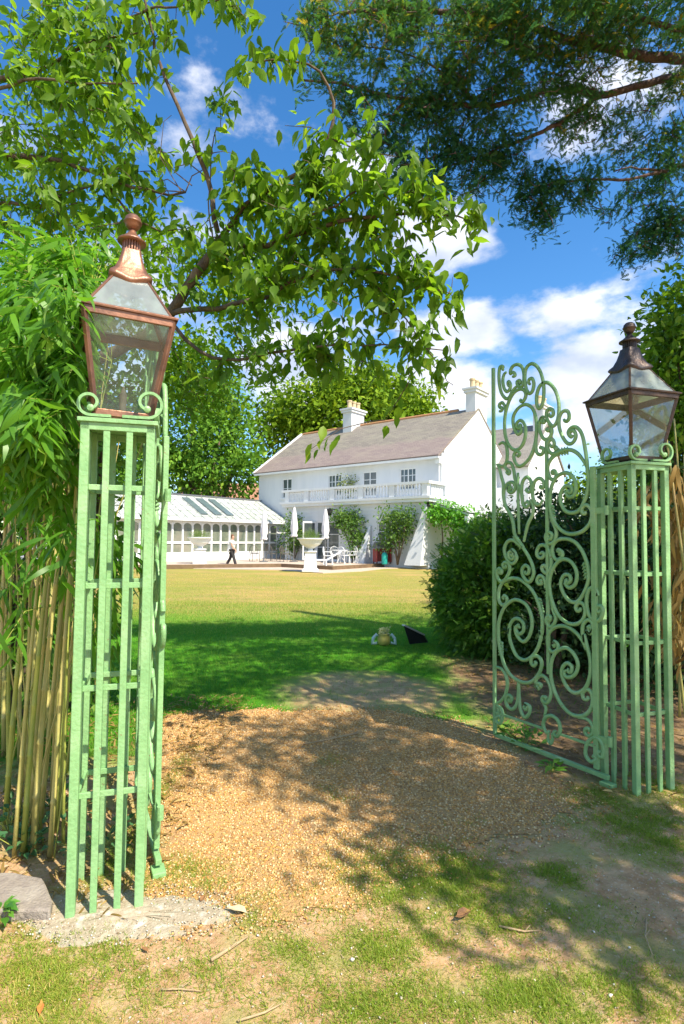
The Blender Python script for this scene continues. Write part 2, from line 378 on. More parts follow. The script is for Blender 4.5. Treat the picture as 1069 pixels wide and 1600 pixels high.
def ground_mat():
    m, nt, b, out = newmat('lawn_and_soil'); L = nt.links.new
    g = N(nt, 'ShaderNodeNewGeometry'); pos = g.outputs['Position']
    sep = N(nt, 'ShaderNodeSeparateXYZ'); L(pos, sep.inputs[0])
    def nz(s, d=6, r=.6, st=None):
        n = N(nt, 'ShaderNodeTexNoise'); n.inputs['Scale'].default_value = s; n.inputs['Detail'].default_value = d; n.inputs['Roughness'].default_value = r
        if st:
            mp = N(nt, 'ShaderNodeMapping'); mp.inputs['Scale'].default_value = st; L(pos, mp.inputs[0]); L(mp.outputs[0], n.inputs['Vector'])
        else: L(pos, n.inputs['Vector'])
        return n.outputs[0]
    def ramp(v, a, b_):
        r = N(nt, 'ShaderNodeMapRange'); r.interpolation_type = 'SMOOTHSTEP'; r.inputs['From Min'].default_value = a; r.inputs['From Max'].default_value = b_
        L(v, r.inputs['Value']); return r.outputs[0]
    y = sep.outputs[1]; x = sep.outputs[0]
    n_s = nz(9, 8, .7); n_m = nz(1.1, 5); n_l = nz(.22, 5, .6, (1, .6, 1)); n_f = nz(60, 4, .7)
    yd = M2(nt, 'ADD', y, M2(nt, 'MULTIPLY', M2(nt, 'SUBTRACT', n_m, .5), 2.2))
    # lawn: dry straw far out, lush under the trees
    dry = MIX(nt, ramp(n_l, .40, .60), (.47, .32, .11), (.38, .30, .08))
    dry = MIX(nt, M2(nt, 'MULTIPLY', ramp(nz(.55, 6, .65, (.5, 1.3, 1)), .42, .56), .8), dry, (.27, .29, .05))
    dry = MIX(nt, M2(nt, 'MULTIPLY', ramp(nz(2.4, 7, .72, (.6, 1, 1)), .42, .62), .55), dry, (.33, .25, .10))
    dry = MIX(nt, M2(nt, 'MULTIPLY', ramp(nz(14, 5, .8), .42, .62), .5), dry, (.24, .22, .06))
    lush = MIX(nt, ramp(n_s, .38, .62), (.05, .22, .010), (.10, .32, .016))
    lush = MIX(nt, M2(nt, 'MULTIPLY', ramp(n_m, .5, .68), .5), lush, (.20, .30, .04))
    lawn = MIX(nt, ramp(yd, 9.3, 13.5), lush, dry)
    soil = MIX(nt, ramp(n_s, .35, .62), (.46, .265, .135), (.64, .41, .23))
    soil = MIX(nt, M2(nt, 'MULTIPLY', ramp(n_f, .55, .66), .6), soil, (.72, .62, .48))
    soil = MIX(nt, M2(nt, 'MULTIPLY', ramp(nz(2.2, 6), .45, .62), .7), soil, (.36, .36, .12))
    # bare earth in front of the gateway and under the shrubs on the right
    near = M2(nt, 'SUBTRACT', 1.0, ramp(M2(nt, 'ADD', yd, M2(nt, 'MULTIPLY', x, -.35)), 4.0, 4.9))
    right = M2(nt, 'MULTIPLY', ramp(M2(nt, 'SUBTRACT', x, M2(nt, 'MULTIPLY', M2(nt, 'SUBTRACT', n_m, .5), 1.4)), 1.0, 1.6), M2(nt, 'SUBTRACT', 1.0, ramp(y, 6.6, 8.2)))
    # worn patch where the path runs on to the lawn
    px_ = M2(nt, 'DIVIDE', M2(nt, 'SUBTRACT', x, .25), 1.0); py_ = M2(nt, 'DIVIDE', M2(nt, 'SUBTRACT', y, 5.7), 1.0)
    d2 = M2(nt, 'ADD', M2(nt, 'MULTIPLY', px_, px_), M2(nt, 'MULTIPLY', py_, py_))
    worn = M2(nt, 'MULTIPLY', M2(nt, 'SUBTRACT', 1.0, ramp(M2(nt, 'ADD', d2, M2(nt, 'MULTIPLY', n_s, .9)), .7, 1.6)), .9)
    f = M2(nt, 'MAXIMUM', M2(nt, 'MAXIMUM', near, right), worn)
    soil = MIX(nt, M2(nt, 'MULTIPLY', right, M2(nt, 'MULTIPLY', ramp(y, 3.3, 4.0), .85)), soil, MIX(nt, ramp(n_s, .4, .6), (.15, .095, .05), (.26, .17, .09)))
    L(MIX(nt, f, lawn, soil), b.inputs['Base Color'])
    b.inputs['Roughness'].default_value = .95; b.inputs['Specular IOR Level'].default_value = .1
    bn = N(nt, 'ShaderNodeBump'); bn.inputs['Strength'].default_value = .8; bn.inputs['Distance'].default_value = .02
    L(nz(38, 8, .75), bn.inputs['Height']); L(bn.outputs[0], b.inputs['Normal'])
    return m
MT['ground'] = ground_mat()
def spaced(lo, hi, step, far):
    c = np.arange(lo, hi+1e-6, step); o = []; d = step
    v = hi
    while v < far: d *= 1.35; v += d; o.append(v)
    return c, np.array(o)
cx, ox = spaced(-4, 4, .06, 600); xs = np.concatenate([-ox[::-1], cx, ox])
cy, oy = spaced(1.2, 10, .06, 900); lowy = np.array([-600, -200, -60, -20, -8, -3, -1, 0, .6]); ys = np.concatenate([lowy, cy, oy])
V, Fc = grid(xs, ys)
tag(np_mesh('lawn', V, Fc, MT['ground'], smooth=True), kind='structure')

# path of gravel between the two pillars
pathL = [(-.62, 2.30), (-.80, 2.45), (-.92, 2.75), (-1.0, 3.2), (-1.20, 3.8), (-1.40, 4.4), (-1.50, 4.85), (-1.2, 5.05)]
pathR = [(.12, 2.45), (.28, 2.62), (.62, 2.85), (1.08, 3.1), (1.55, 3.4), (1.30, 3.75), (1.22, 4.2), (1.05, 4.75), (.55, 5.1)]
POLY = np.array(pathL+pathR[::-1])
def inpoly(x, y, poly=POLY):
    c = np.zeros(x.shape, bool); n = len(poly); j = n-1
    for i in range(n):
        xi, yi = poly[i]; xj, yj = poly[j]
        t = ((yi > y) != (yj > y)) & (x < (xj-xi)*(y-yi)/(yj-yi+1e-12)+xi); c ^= t; j = i
    return c
gv = surf('gravel_bed', (.56, .35, .15), (.42, .25, .11), 45, .9, .8, 90, .2, c3=(.40, .25, .13), s3=2.2, amt3=.8)
gx = np.arange(-1.8, 1.9, .03); gy = np.arange(2.2, 5.3, .03)
V, Fc = grid(gx, gy, .004)
cxm = V[Fc].mean(1); jit = .09*fnoise(cxm[:, 0], cxm[:, 1], 9, 5); jit2 = .09*fnoise(cxm[:, 0], cxm[:, 1], 11, 6)
keep = inpoly(cxm[:, 0]+jit, cxm[:, 1]+jit2)
used = np.unique(Fc[keep]); remap = -np.ones(len(V), int); remap[used] = np.arange(len(used))
tag(np_mesh('gravel_path', V[used], remap[Fc[keep]], gv, smooth=True), kind='structure')

# loose chips of gravel
T_CHIP = (np.array([[1, 0, 0], [0, .8, .1], [-.9, .1, 0], [.1, -.8, 0], [.1, .1, .55], [0, 0, -.4]], float),
          np.array([[0, 1, 4], [1, 2, 4], [2, 3, 4], [3, 0, 4], [1, 0, 5], [2, 1, 5], [3, 2, 5], [0, 3, 5]]))
def chips(name, x, y, size, mat, lift=.003, kind='stuff'):
    n = len(x); z = hgt(x, y)+lift+size*.25
    a = rng.uniform(0, 6.28, n); d = np.stack([np.cos(a), np.sin(a), rng.normal(0, .25, n)], -1)
    nr = unit(np.stack([rng.normal(0, .35, n), rng.normal(0, .35, n), np.ones(n)], -1))
    V, Fc = scatter(*T_CHIP, np.stack([x, y, z], -1), d, nr, size)
    return tag(np_mesh(name, V, Fc, mat, attr=rep(rng.uniform(0, 1, n), T_CHIP[0])), kind=kind)
def chipmat(name, cols, rough=.85):
    m, nt, b, out = newmat(name); at = N(nt, 'ShaderNodeAttribute'); at.attribute_name = 'v'
    cr = N(nt, 'ShaderNodeValToRGB'); e = cr.color_ramp.elements; e[0].position = 0; e[1].position = 1
    e[0].color = cols[0]+(1,); e[1].color = cols[-1]+(1,)
    for i, c in enumerate(cols[1:-1]): x = e.new((i+1)/(len(cols)-1)); x.color = c+(1,)
    nt.links.new(at.outputs['Fac'], cr.inputs[0]); nt.links.new(cr.outputs[0], b.inputs['Base Color']); b.inputs['Roughness'].default_value = rough
    b.inputs['Specular IOR Level'].default_value = .2
    return m
n = 95000; x = rng.uniform(-1.8, 1.8, n); y = 2.2+rng.uniform(0, 1, n)**1.15*3.2
k = inpoly(x+.09*fnoise(x, y, 9, 5)+rng.normal(0, .07, n), y+.09*fnoise(x, y, 11, 6)+rng.normal(0, .09, n)) & (rng.uniform(0, 1, n) < .80+.45*fnoise(x, y, 3.5, 44)); x = x[k]; y = y[k]
chips('gravel', x, y, rng.uniform(.0035, .0095, len(x))*(1+.08*(y-2.4)), chipmat('gravel_chips', [(.26, .15, .07), (.50, .25, .07), (.68, .39, .12), (.68, .45, .20), (.76, .60, .36)]))
# pebbles, crumbs of earth and chaff on the bare ground in front
n = 15000; x = rng.uniform(-2.2, 2.8, n); y = rng.uniform(1.5, 4.6, n)
k = ~inpoly(x, y) & (fnoise(x, y, 5, 9)+rng.normal(0, .5, n) > .2); x = x[k]; y = y[k]
chips('pebbles', x, y, rng.uniform(.0015, .0065, len(x))**1.0, chipmat('pebble_colours', [(.16, .11, .07), (.36, .27, .17), (.45, .34, .2), (.6, .5, .36), (.8, .76, .68)]))
n = 90; x = rng.uniform(-.9, 1.6, n); y = rng.uniform(1.6, 2.9, n)
chips('white_stones', x, y, rng.uniform(.0025, .009, n)**1.0*rng.choice([.6, 1, 1.4], n), chipmat('white_stone', [(.45, .36, .26), (.62, .54, .42), (.78, .74, .66)]))

# grass
def grass(name, x, y, h, straw, mat, wide=.16):
    n = len(x); z = hgt(x, y)-.003
    a = rng.uniform(0, 6.28, n); lean = rng.uniform(.15, 1.0, n)*(1 if wide != .24 else 2.2)
    d = np.stack([np.cos(a)*lean, np.sin(a)*lean, np.ones(n)], -1)
    nr = np.stack([np.cos(a+rng.normal(0, .6, n)), np.sin(a), np.full(n, .3)], -1)
    V, Fc = scatter(*T_BLADE, np.stack([x, y, z], -1), d, nr, h, h*wide*6)
    v = np.clip(rng.uniform(0, .75, n)+straw, 0, 1)
    return tag(np_mesh(name, V, Fc, mat, attr=rep(v, T_BLADE[0])), kind='stuff')
def zones(x, y):
    """cover of green grass in front of the gateway"""
    pr = np.zeros_like(x)
    def blob(px, py, rx, ry, w):
        g = G(px, py); e = G(px+rx, py); f_ = G(px, py-ry)
        return w*np.exp(-((x-g.x)/abs(e.x-g.x))**2-((y-g.y)/abs(f_.y-g.y))**2)
    for b_ in ((300, 1362, 60, 22, 1.3), (40, 1540, 130, 90, .9), (250, 1530, 110, 40, .55), (660, 1370, 130, 45, 1.1), (700, 1430, 180, 30, .6), (870, 1370, 34, 18, 1.1), (1010, 1285, 80, 40, .9),
               (850, 1560, 190, 50, .8), (620, 1480, 90, 40, .7), (600, 1570, 120, 40, .6), (920, 1248, 40, 16, 1.2), (420, 1420, 60, 30, .4), (560, 1135, 30, 12, .9), (530, 1240, 30, 10, .5), (520, 1190, 20, 8, .4),
               (260, 1230, 14, 110, .9), (480, 1560, 80, 40, .35), (1040, 1230, 40, 30, .5), (460, 1490, 60, 25, .5), (1000, 1560, 60, 50, .3), (745, 1290, 20, 10, .4)):
        pr = np.maximum(pr, blob(*b_))
    return pr
n = 900000; y = rng.uniform(1.7, 4.2, n); x = rng.uniform(-.66, .66, n)*y
p = zones(x, y)*(.85+.7*fnoise(x, y, 8, 11)+.9*fnoise(x, y, 26, 12)); k = rng.uniform(0, .95, n) < p; x = x[k]; y = y[k]
strawp = np.clip((1.9-y)*.6+(.2-x)*.16+.22*fnoise(x, y, 4, 13), 0, .6)
grass('grass_tufts', x, y, rng.uniform(.010, .034, len(x)), strawp+.1, MT['turf'], .24)
# thin straw coloured turf between
n = 260000; y = rng.uniform(1.7, 3.0, n); x = rng.uniform(-.66, .66, n)*y
k = (~inpoly(x, y)) & (rng.uniform(0, 1, n) < .35+.45*fnoise(x, y, 3, 14)-.25*(x > .8)); x = x[k]; y = y[k]
k = ~((x < -.38) & (y > 1.98) & (y < 2.5)); x = x[k]; y = y[k]
grass('dry_grass', x, y, rng.uniform(.005, .018, len(x)), np.clip(.35+.35*fnoise(x, y, 7, 15), 0, .8), MT['turf'], .24)
# the shaded lawn
n = 330000; y = 4.0+rng.uniform(0, 1, n)**1.4*9.5; x = rng.uniform(-1, 1, n)*(1.2+y*.62)
wornd = ((x-.25)/1.0)**2+((y-5.7)/1.0)**2+.4*fnoise(x, y, 5, 21)
k = ~inpoly(x, y) & (rng.uniform(0, 1, n) < np.clip(wornd-.6, .06, 1)) & ~((x > 1.25+.3*fnoise(x, y, 2, 3)) & (y < 7.4) & (rng.uniform(0, 1, n) < .93)) & (y > 4.3+.35*x+.3*fnoise(x, y, 3, 22)-1.2*(x < -1.2)) 
x = x[k]; y = y[k]
grass('lawn_grass', x, y, rng.uniform(.022, .05, len(x))*(1+.02*y), np.clip((y-9)*.10+.18*fnoise(x, y, 1.2, 23), 0, .55), MT['grassblade'], .22)

n = 150000; y = rng.uniform(9, 24, n); x = rng.uniform(-.66, .66, n)*y
grass('dry_lawn_grass', x, y, rng.uniform(.025, .05, n), np.clip(.30+.4*fnoise(x, y, .8, 33)+.25*fnoise(x, y, 3, 34)+(y-12)*.05, 0, .85), MT['grassblade'], .30)
# ------------------------------------------------------------------ house
P0 = Vector((5.56, 31.0, 0)); AD = Vector((-.7716, .6361, 0)); GD = Vector((.6361, .7716, 0))
HM = Matrix((AD, GD, Vector((0, 0, 1)))).transposed().to_4x4(); HM.translation = P0     # local a, b, z -> world
MT['pane'] = surf('dark_window_glass', (.045, .06, .065), (.09, .11, .11), 1.2, .06, spec=.9)
MT['cpane'] = surf('conservatory_glass', (.10, .13, .10), (.22, .24, .18), 1.3, .08, spec=.8, c3=(.34, .30, .24), s3=.9)
def slate_mat(name, c1, c2, c3, zsplit=None, sc=(2.2, 4.4)):
    m, nt, b, out = newmat(name); L = nt.links.new
    tc = N(nt, 'ShaderNodeTexCoord'); sep = N(nt, 'ShaderNodeSeparateXYZ'); L(tc.outputs['Object'], sep.inputs[0])
    cb = N(nt, 'ShaderNodeCombineXYZ'); L(M2(nt, 'ADD', sep.outputs[0], M2(nt, 'MULTIPLY', sep.outputs[1], .01)), cb.inputs[0]); L(sep.outputs[2], cb.inputs[1])
    br = N(nt, 'ShaderNodeTexBrick'); br.inputs['Scale'].default_value = sc[0]; br.inputs['Mortar Size'].default_value = .012
    br.inputs['Color1'].default_value = c1+(1,); br.inputs['Color2'].default_value = c2+(1,); br.inputs['Mortar'].default_value = tuple(.45*v for v in c1)+(1,)
    br.inputs['Row Height'].default_value = .28; br.inputs['Brick Width'].default_value = .6
    L(cb.outputs[0], br.inputs['Vector'])
    n = N(nt, 'ShaderNodeTexNoise'); n.inputs['Scale'].default_value = .9; n.inputs['Detail'].default_value = 8; n.inputs['Roughness'].default_value = .7
    mp = N(nt, 'ShaderNodeMapping'); mp.inputs['Scale'].default_value = (.6, .6, 3); L(tc.outputs['Object'], mp.inputs[0]); L(mp.outputs[0], n.inputs['Vector'])
    mr = N(nt, 'ShaderNodeMapRange'); mr.inputs['From Min'].default_value = .45; mr.inputs['From Max'].default_value = .65; L(n.outputs[0], mr.inputs['Value'])
    col = MIX(nt, M2(nt, 'MULTIPLY', mr.outputs[0], .6), br.outputs[0], c3)
    if zsplit:
        nn = N(nt, 'ShaderNodeTexNoise'); nn.inputs['Scale'].default_value = 1.5; L(tc.outputs['Object'], nn.inputs['Vector'])
        r = N(nt, 'ShaderNodeMapRange'); r.inputs['From Min'].default_value = zsplit; r.inputs['From Max'].default_value = zsplit+.25
        L(M2(nt, 'ADD', sep.outputs[2], M2(nt, 'MULTIPLY', nn.outputs[0], .6)), r.inputs['Value'])
        col = MIX(nt, r.outputs[0], MIX(nt, .30, col, (.30, .19, .20)), col)
    L(col, b.inputs['Base Color']); b.inputs['Roughness'].default_value = .75
    bn = N(nt, 'ShaderNodeBump'); bn.inputs['Strength'].default_value = .5; bn.inputs['Distance'].default_value = .03; L(br.outputs['Fac'], bn.inputs['Height']); bn.invert = True
    L(bn.outputs[0], b.inputs['Normal'])
    return m
MT['slate'] = slate_mat('slate_roof', (.19, .165, .14), (.25, .22, .18), (.30, .28, .20), 7.75)
MT['slate2'] = slate_mat('rear_slate_roof', (.20, .18, .16), (.26, .24, .21), (.29, .27, .22))
MT['clroof'] = slate_mat('pale_sheet_roof', (.38, .40, .37), (.47, .49, .46), (.29, .34, .27), sc=(.8, 1))
MT['redtile'] = slate_mat('red_tile_roof', (.34, .16, .10), (.44, .22, .14), (.48, .30, .20))
MT['ridge'] = surf('terracotta_ridge', (.50, .24, .10), (.38, .20, .10), 5, .8)
house = thing('white_house', P0, 'white rendered two storey house with slate roof, tall chimneys and long balustraded balcony', 'house')
# children of house use local a,b,z turned by the frame
ROT = HM.copy(); ROT.translation = (0, 0, 0)
def hb(mb, name, mat, parent=house, **k):
    return mb.build(name, mat, parent, M=ROT, **k)
def wall_plane(mb, u0, u1, z0, z1, holes, w0, w1, axis='a'):
    """wall slab with real openings; u runs along the wall, w through it"""
    us = sorted({u0, u1, *[h[0] for h in holes], *[h[1] for h in holes]}); zs = sorted({z0, z1, *[h[2] for h in holes], *[h[3] for h in holes]})
    for i in range(len(us)-1):
        for j in range(len(zs)-1):
            uc = (us[i]+us[i+1])/2; zc = (zs[j]+zs[j+1])/2
            if any(h[0] < uc < h[1] and h[2] < zc < h[3] for h in holes): continue
            if axis == 'a': mb.box(us[i], us[i+1], w0, w1, zs[j], zs[j+1])
            else: mb.box(w0, w1, us[i], us[i+1], zs[j], zs[j+1])
def window(a0, a1, z0, z1, w, nx, nz, parent=house, name='window', axis='a', sgn=1, arch=False):
    """frame + glazing bars, pane behind; w is the wall's outer face, inward is +w*sgn"""
    f = MB(); t = .07
    def bx(mb, u0, u1, v0, v1, za, zb):
        v0, v1 = sorted((w+sgn*v0, w+sgn*v1))
        if axis == 'a': mb.box(u0, u1, v0, v1, za, zb)
        else: mb.box(v0, v1, u0, u1, za, zb)
    bx(f, a0, a0+t, .03, .12, z0, z1); bx(f, a1-t, a1, .03, .12, z0, z1); bx(f, a0+t, a1-t, .032, .118, z1-t, z1); bx(f, a0+t, a1-t, .032, .118, z0, z0+t)
    for i in range(1, nx): u = a0+(a1-a0)*i/nx; th = .035 if i*2 == nx else .018; bx(f, u-th, u+th, .045, .105, z0+t, z1-t)
    for j in range(1, nz): z = z0+(z1-z0)*j/nz; bx(f, a0+t, a1-t, .055, .095, z-.018, z+.018)
    fr = hb(f, name, MT['whitetrim'], parent)
    p = MB(); bx(p, a0+t*.5, a1-t*.5, .075, .085, z0+t*.5, z1-t*.5)
    hb(p, 'pane', MT['pane'], fr)
    return fr
EV = 6.43; RZ = 9.72; HL = 15.1; HWD = 9.3
fw = [(1.67, 2.81, 4.45, 5.72), (4.48, 5.56, 4.2, 5.72), (7.25, 8.39, 4.3, 5.72), (11.73, 12.67, 4.35, 5.72)]
w = MB(); wall_plane(w, 0, HL, 0, EV, fw, 0, .3); 
w.box(HL-.3, HL, .3, HWD, 0, EV); w.box(.3, HL-.3, HWD-.3, HWD, 0, EV)
# gable walls as prisms
for a0, a1 in ((0, .3), (HL-.3, HL)):
    pts = [(.3, 0), (HWD, 0), (HWD, EV), (HWD/2, RZ-.05), (.3, EV+.2)] if a0 == 0 else [(0, EV), (HWD, EV), (HWD/2, RZ-.05)]
    n = len(pts); w.add([(a0, b, z) for b, z in pts]+[(a1, b, z) for b, z in pts], [tuple(range(n)), tuple(range(2*n-1, n-1, -1))]+[((i+1) % n, i, i+n, (i+1) % n+n) for i in range(n)])
for k in range(9):
    z = .9+.95*k; half = (HWD/2-.02)*min(1, (RZ-.1-z)/(RZ-EV)); w.box(-.012, 0.001, HWD/2-half, HWD/2+half, z, z+.03)
hb(w, 'wall', MT['white'])
for h in fw: window(*h[:2], *h[2:], 0, 2 if h[0] > 11 else (4 if h[0] != 4.48 else 2), 2 if h[0] > 11 else 3)
for h in fw:
    s = MB().box(h[0]-.08, h[1]+.08, -.10, .02, h[2]-.08, h[2]-.002); hb(s, 'window_sill', MT['whitetrim'])
# roof
def slope(mb, a0, a1, b0, z0, b1, z1, th=.12):
    n = Vector((0, -(z1-z0), b1-b0)); n.normalize(); n *= th if n.z > 0 else -th
    vs = [Vector(v) for v in ((a0, b0, z0), (a1, b0, z0), (a1, b1, z1), (a0, b1, z1))]
    mb.add(vs+[v+n for v in vs], [(3, 2, 1, 0), (4, 5, 6, 7), (0, 1, 5, 4), (1, 2, 6, 5), (2, 3, 7, 6), (3, 0, 4, 7)])
e = .35; sl_ = (RZ-EV)/(HWD/2)
r = MB(); slope(r, -.02, HL+.12, -e, EV-e*sl_, HWD/2, RZ); slope(r, -.02, HL+.12, HWD+e, EV-e*sl_, HWD/2+.002, RZ)
roof = hb(r, 'roof', MT['slate'])
rt = MB(); rt.tube([(1.4, HWD/2, RZ+.12), (9.3, HWD/2, RZ+.12)], .13, 8); rt.tube([(10.9, HWD/2, RZ+.12), (HL, HWD/2, RZ+.12)], .13, 8); hb(rt, 'ridge_tiles', MT['ridge'], roof)
v = MB()   # verge boards and the left parapet coping
for s in (-1, 1):
    b0 = HWD/2+s*(HWD/2+e); v.beam((HL+.15, b0, EV-e*sl_+.02), (HL+.15, HWD/2, RZ+.10), .16, .30)
hb(v, 'bargeboard', MT['whitetrim'], roof)
g = MB(); g.box(-.05, HL, -.46, -.34, EV-.36, EV-.24); g.tube([(.12, -.10, EV-.3), (.12, -.09, 4.5)], .05, 8); g.box(-.04, .26, -.30, -.02, EV-.62, EV-.26); hb(g, 'gutter', MT['whitetrim'], roof)
sf = MB().box(0, HL, -.33, -.005, EV-.30, EV-.24); hb(sf, 'soffit', MT['whitetrim'], roof)
def chimney(a, b, z0, z1, wa, wb, parent=roof, pots=3):
    c = MB(); c.box(a-wa/2, a+wa/2, b-wb/2, b+wb/2, z0, z1-.30); c.box(a-wa/2-.10, a+wa/2+.10, b-wb/2-.10, b+wb/2+.10, z1-.30, z1-.12); c.box(a-wa/2-.18, a+wa/2+.18, b-wb/2-.18, b+wb/2+.18, z1-.12, z1)
    ch = hb(c, 'chimney', MT['white'], parent)
    for i in range(pots):
        q = MB(); u = b+wb*(-.33+.66*i/max(1, pots-1)); q.lathe([(.17, z1), (.16, z1+.5), (.20, z1+.52), (.20, z1+.62), (.15, z1+.62), (.14, z1+.3)], (a, u, 0), 12)
        hb(q, 'chimney_pot', MT['clay'], ch, smooth=False)
chimney(10.0, HWD/2, 8.7, 11.1, .8, 1.5); chimney(.35, 5.05, 8.6, 11.1, .66, 1.6)
# rear wing, standing out 2 m beyond the gable
w = MB(); A0 = -2.05; B0, B1 = 7.5, 14.4; BM = (B0+B1)/2; RZ2 = 9.5
pts = [(B0, 0), (B1, 0), (B1, EV), (BM, RZ2), (B0, EV)]
w.add([(A0, b, z) for b, z in pts]+[(9, b, z) for b, z in pts], [(0, 1, 2, 3, 4), (9, 8, 7, 6, 5)]+[((i+1) % 5, i, i+5, (i+1) % 5+5) for i in range(5)])
hb(w, 'rear_wall', MT['white'])
s2 = (RZ2-EV)/(BM-B0)
r = MB(); slope(r, A0-.1, 9, B0-.25, EV-.25*s2+.03, BM, RZ2+.03); slope(r, A0-.1, 9, B1+.25, EV-.25*s2+.03, BM+.002, RZ2+.03); rr = hb(r, 'rear_roof', MT['slate2'])
chimney(A0+.36, BM, 8.6, 10.9, .7, 1.4, rr, 2)
# ground floor bay under the balcony
BL, BR, BF = 10.3, -.30, -2.0
gh = [(1.95, 2.95, .25, 2.55), (5.75, 7.6, .25, 2.6)]
w = MB(); wall_plane(w, BR, BL, 0, 3.55, gh, BF, BF+.25); w.box(BR, BR+.25, BF+.25, 0, 0, 3.55); w.box(BL-.25, BL, BF+.25, 0, 0, 3.55)
for k in range(3): w.box(BR-.012, BL+.012, BF-.02, BF+.02, 2.9+.22*k, 2.92+.22*k)
bay = hb(w, 'bay_wall', MT['white'])
window(*gh[0], BF, 2, 4, bay, 'french_window'); window(*gh[1], BF, 2, 3, bay, 'french_window')
op = MB(); M_ = Matrix.Translation((7.6, BF-.02, 0)) @ Matrix.Rotation(R(-70), 4, 'Z')
for bxs in ((0, .08, 0, .05, .25, 2.6), (.82, .9, 0, .05, .25, 2.6), (.08, .82, .002, .048, .25, .5), (.08, .82, .002, .048, 2.5, 2.6), (.08, .82, .01, .04, 1.5, 1.54)): op.box(*bxs, M=M_)
dr = hb(op, 'open_door', MT['whitetrim'], bay); hb(MB().box(.08, .82, .02, .03, .5, 2.5, M=M_), 'pane', MT['pane'], dr)
# balcony
b = MB(); b.box(BR-.22, BL+.1, BF-.25, 0-.004, 3.55, 3.72); b.box(BR-.32, BL+.2, BF-.35, -.004, 3.72, 3.86)
balc = hb(b, 'balcony', MT['whitetrim'])
posts = [0, 2.1, 4.25, 6.4, 8.5, 10.2]
for p_ in posts: hb(MB().box(p_-.42, p_-.08, BF-.26, BF+.0, 3.86, 4.50), 'balcony_pier', MT['whitetrim'], balc)
hb(MB().box(BR-.22, BR+.05, -.5, -.01, 3.86, 4.5), 'balcony_pier', MT['whitetrim'], balc)
rl = MB(); rl.box(BR-.25, BL+.1, BF-.30, BF+.03, 4.502, 4.64); rl.box(BR-.25, BR+.07, BF+.032, -.005, 4.504, 4.638); hb(rl, 'balcony_rail', MT['whitetrim'], balc)
bal = MB().lathe([(.055, 0), (.055, .06), (.03, .10), (.065, .26), (.045, .40), (.028, .48), (.05, .56), (.05, .64)], n=8)
first = None
def baluster(a, b_):
    global first
    p = ROT @ Vector((a, b_, 3.86))
    if first is None:
        first = bal.build('baluster', MT['whitetrim'], balc, smooth=True); first.location = p
    else:
        c = first.copy(); COL.objects.link(c); c.parent = balc; c.location = p
for i in range(len(posts)-1):
    a0, a1 = posts[i]+.05, posts[i+1]-.50
    m_ = 9
    for j in range(m_): baluster(a0+(a1-a0)*j/(m_-1), BF-.13)
for j in range(7): baluster(BR-.08, BF+.25+j*.18)
# sloping buttresses at the bay
def buttress(a, wtop, wbot, z1):
    q = MB(); q.add([(a, BF-.01, .2), (a+wbot, BF-.01, .2), (a+wbot, BF-.75, .2), (a, BF-.75, .2), (a, BF-.01, z1), (a+wtop, BF-.01, z1), (a+wtop, BF-.12, z1), (a, BF-.12, z1)],
                    [(0, 1, 2, 3), (7, 6, 5, 4), (3, 2, 6, 7), (2, 1, 5, 6), (1, 0, 4, 5), (0, 3, 7, 4)])
    hb(q, 'buttress', MT['white'], bay)
buttress(BR, .12, 1.0, 3.4); buttress(3.35, .1, .75, 2.3)
# glazed veranda on the gable side
c = MB()
for j in range(9):
    y0 = -1.7+j*1.05; c.beam((-.02, y0, 3.55), (-2.5, y0, 2.85), .06, .10)
c.box(-2.56, -2.48, -1.75, 6.9, 2.76, 2.86); c.box(-.06, -.004, -1.75, 6.9, 3.5, 3.62)
ver = hb(c, 'veranda', MT['whitetrim'])
c = MB(); c.add([(-.03, -1.8, 3.64), (-2.6, -1.8, 2.92), (-2.6, 6.95, 2.92), (-.03, 6.95, 3.64), (-.03, -1.8, 3.66), (-2.6, -1.8, 2.94), (-2.6, 6.95, 2.94), (-.03, 6.95, 3.66)], [(0, 1, 2, 3), (7, 6, 5, 4), (0, 4, 5, 1), (1, 5, 6, 2), (2, 6, 7, 3), (3, 7, 4, 0)])
hb(c, 'veranda_glazing', MT['clroof'], ver)
for j, y0 in enumerate((-1.65, 1.6, 4.8)):
    q = MB().box(-2.57, -2.45, y0-.06, y0+.06, .0, 2.76); q.box(-2.60, -2.42, y0-.35, y0+.35, 2.4, 2.755)
    hb(q, 'veranda_post', MT['whitetrim'], ver)
cm = MB().lathe([(.02, .0), (.16, .02), (.17, .10), (.10, .22), (.02, .26)], (.0, 0, 0), 12); cam_ = cm.xf(Matrix.Translation((-.28, -1.95, 3.28))); hb(cam_, 'cctv_dome', MT['black'], balc)  # black dome of a security camera at the bay corner
cm = MB().beam((6.1, BF-.02, 3.3), (6.1, BF-.5, 3.35), .05, .05); cm.lathe([(.04, .25), (.20, .2), (.18, -.05), (.04, -.2)], (6.1, BF-.5, 3.1), 10); hb(cm, 'wall_lantern', MT['black'], bay); cm = MB().lathe([(.03, .1), (.15, .05), (.12, -.1), (.02, -.15)], (5.75, BF-.16, 2.55), 10); hb(cm, 'wall_lantern', MT['black'], bay)
# vertical service pipes on the gable
q = MB().tube([(-.06, 8.6, 0), (-.06, 8.6, EV)], .07, 8); q.box(-.5, -.004, 7.2, 7.45, 0, 5.0); hb(q, 'downpipe', MT['whitetrim'])

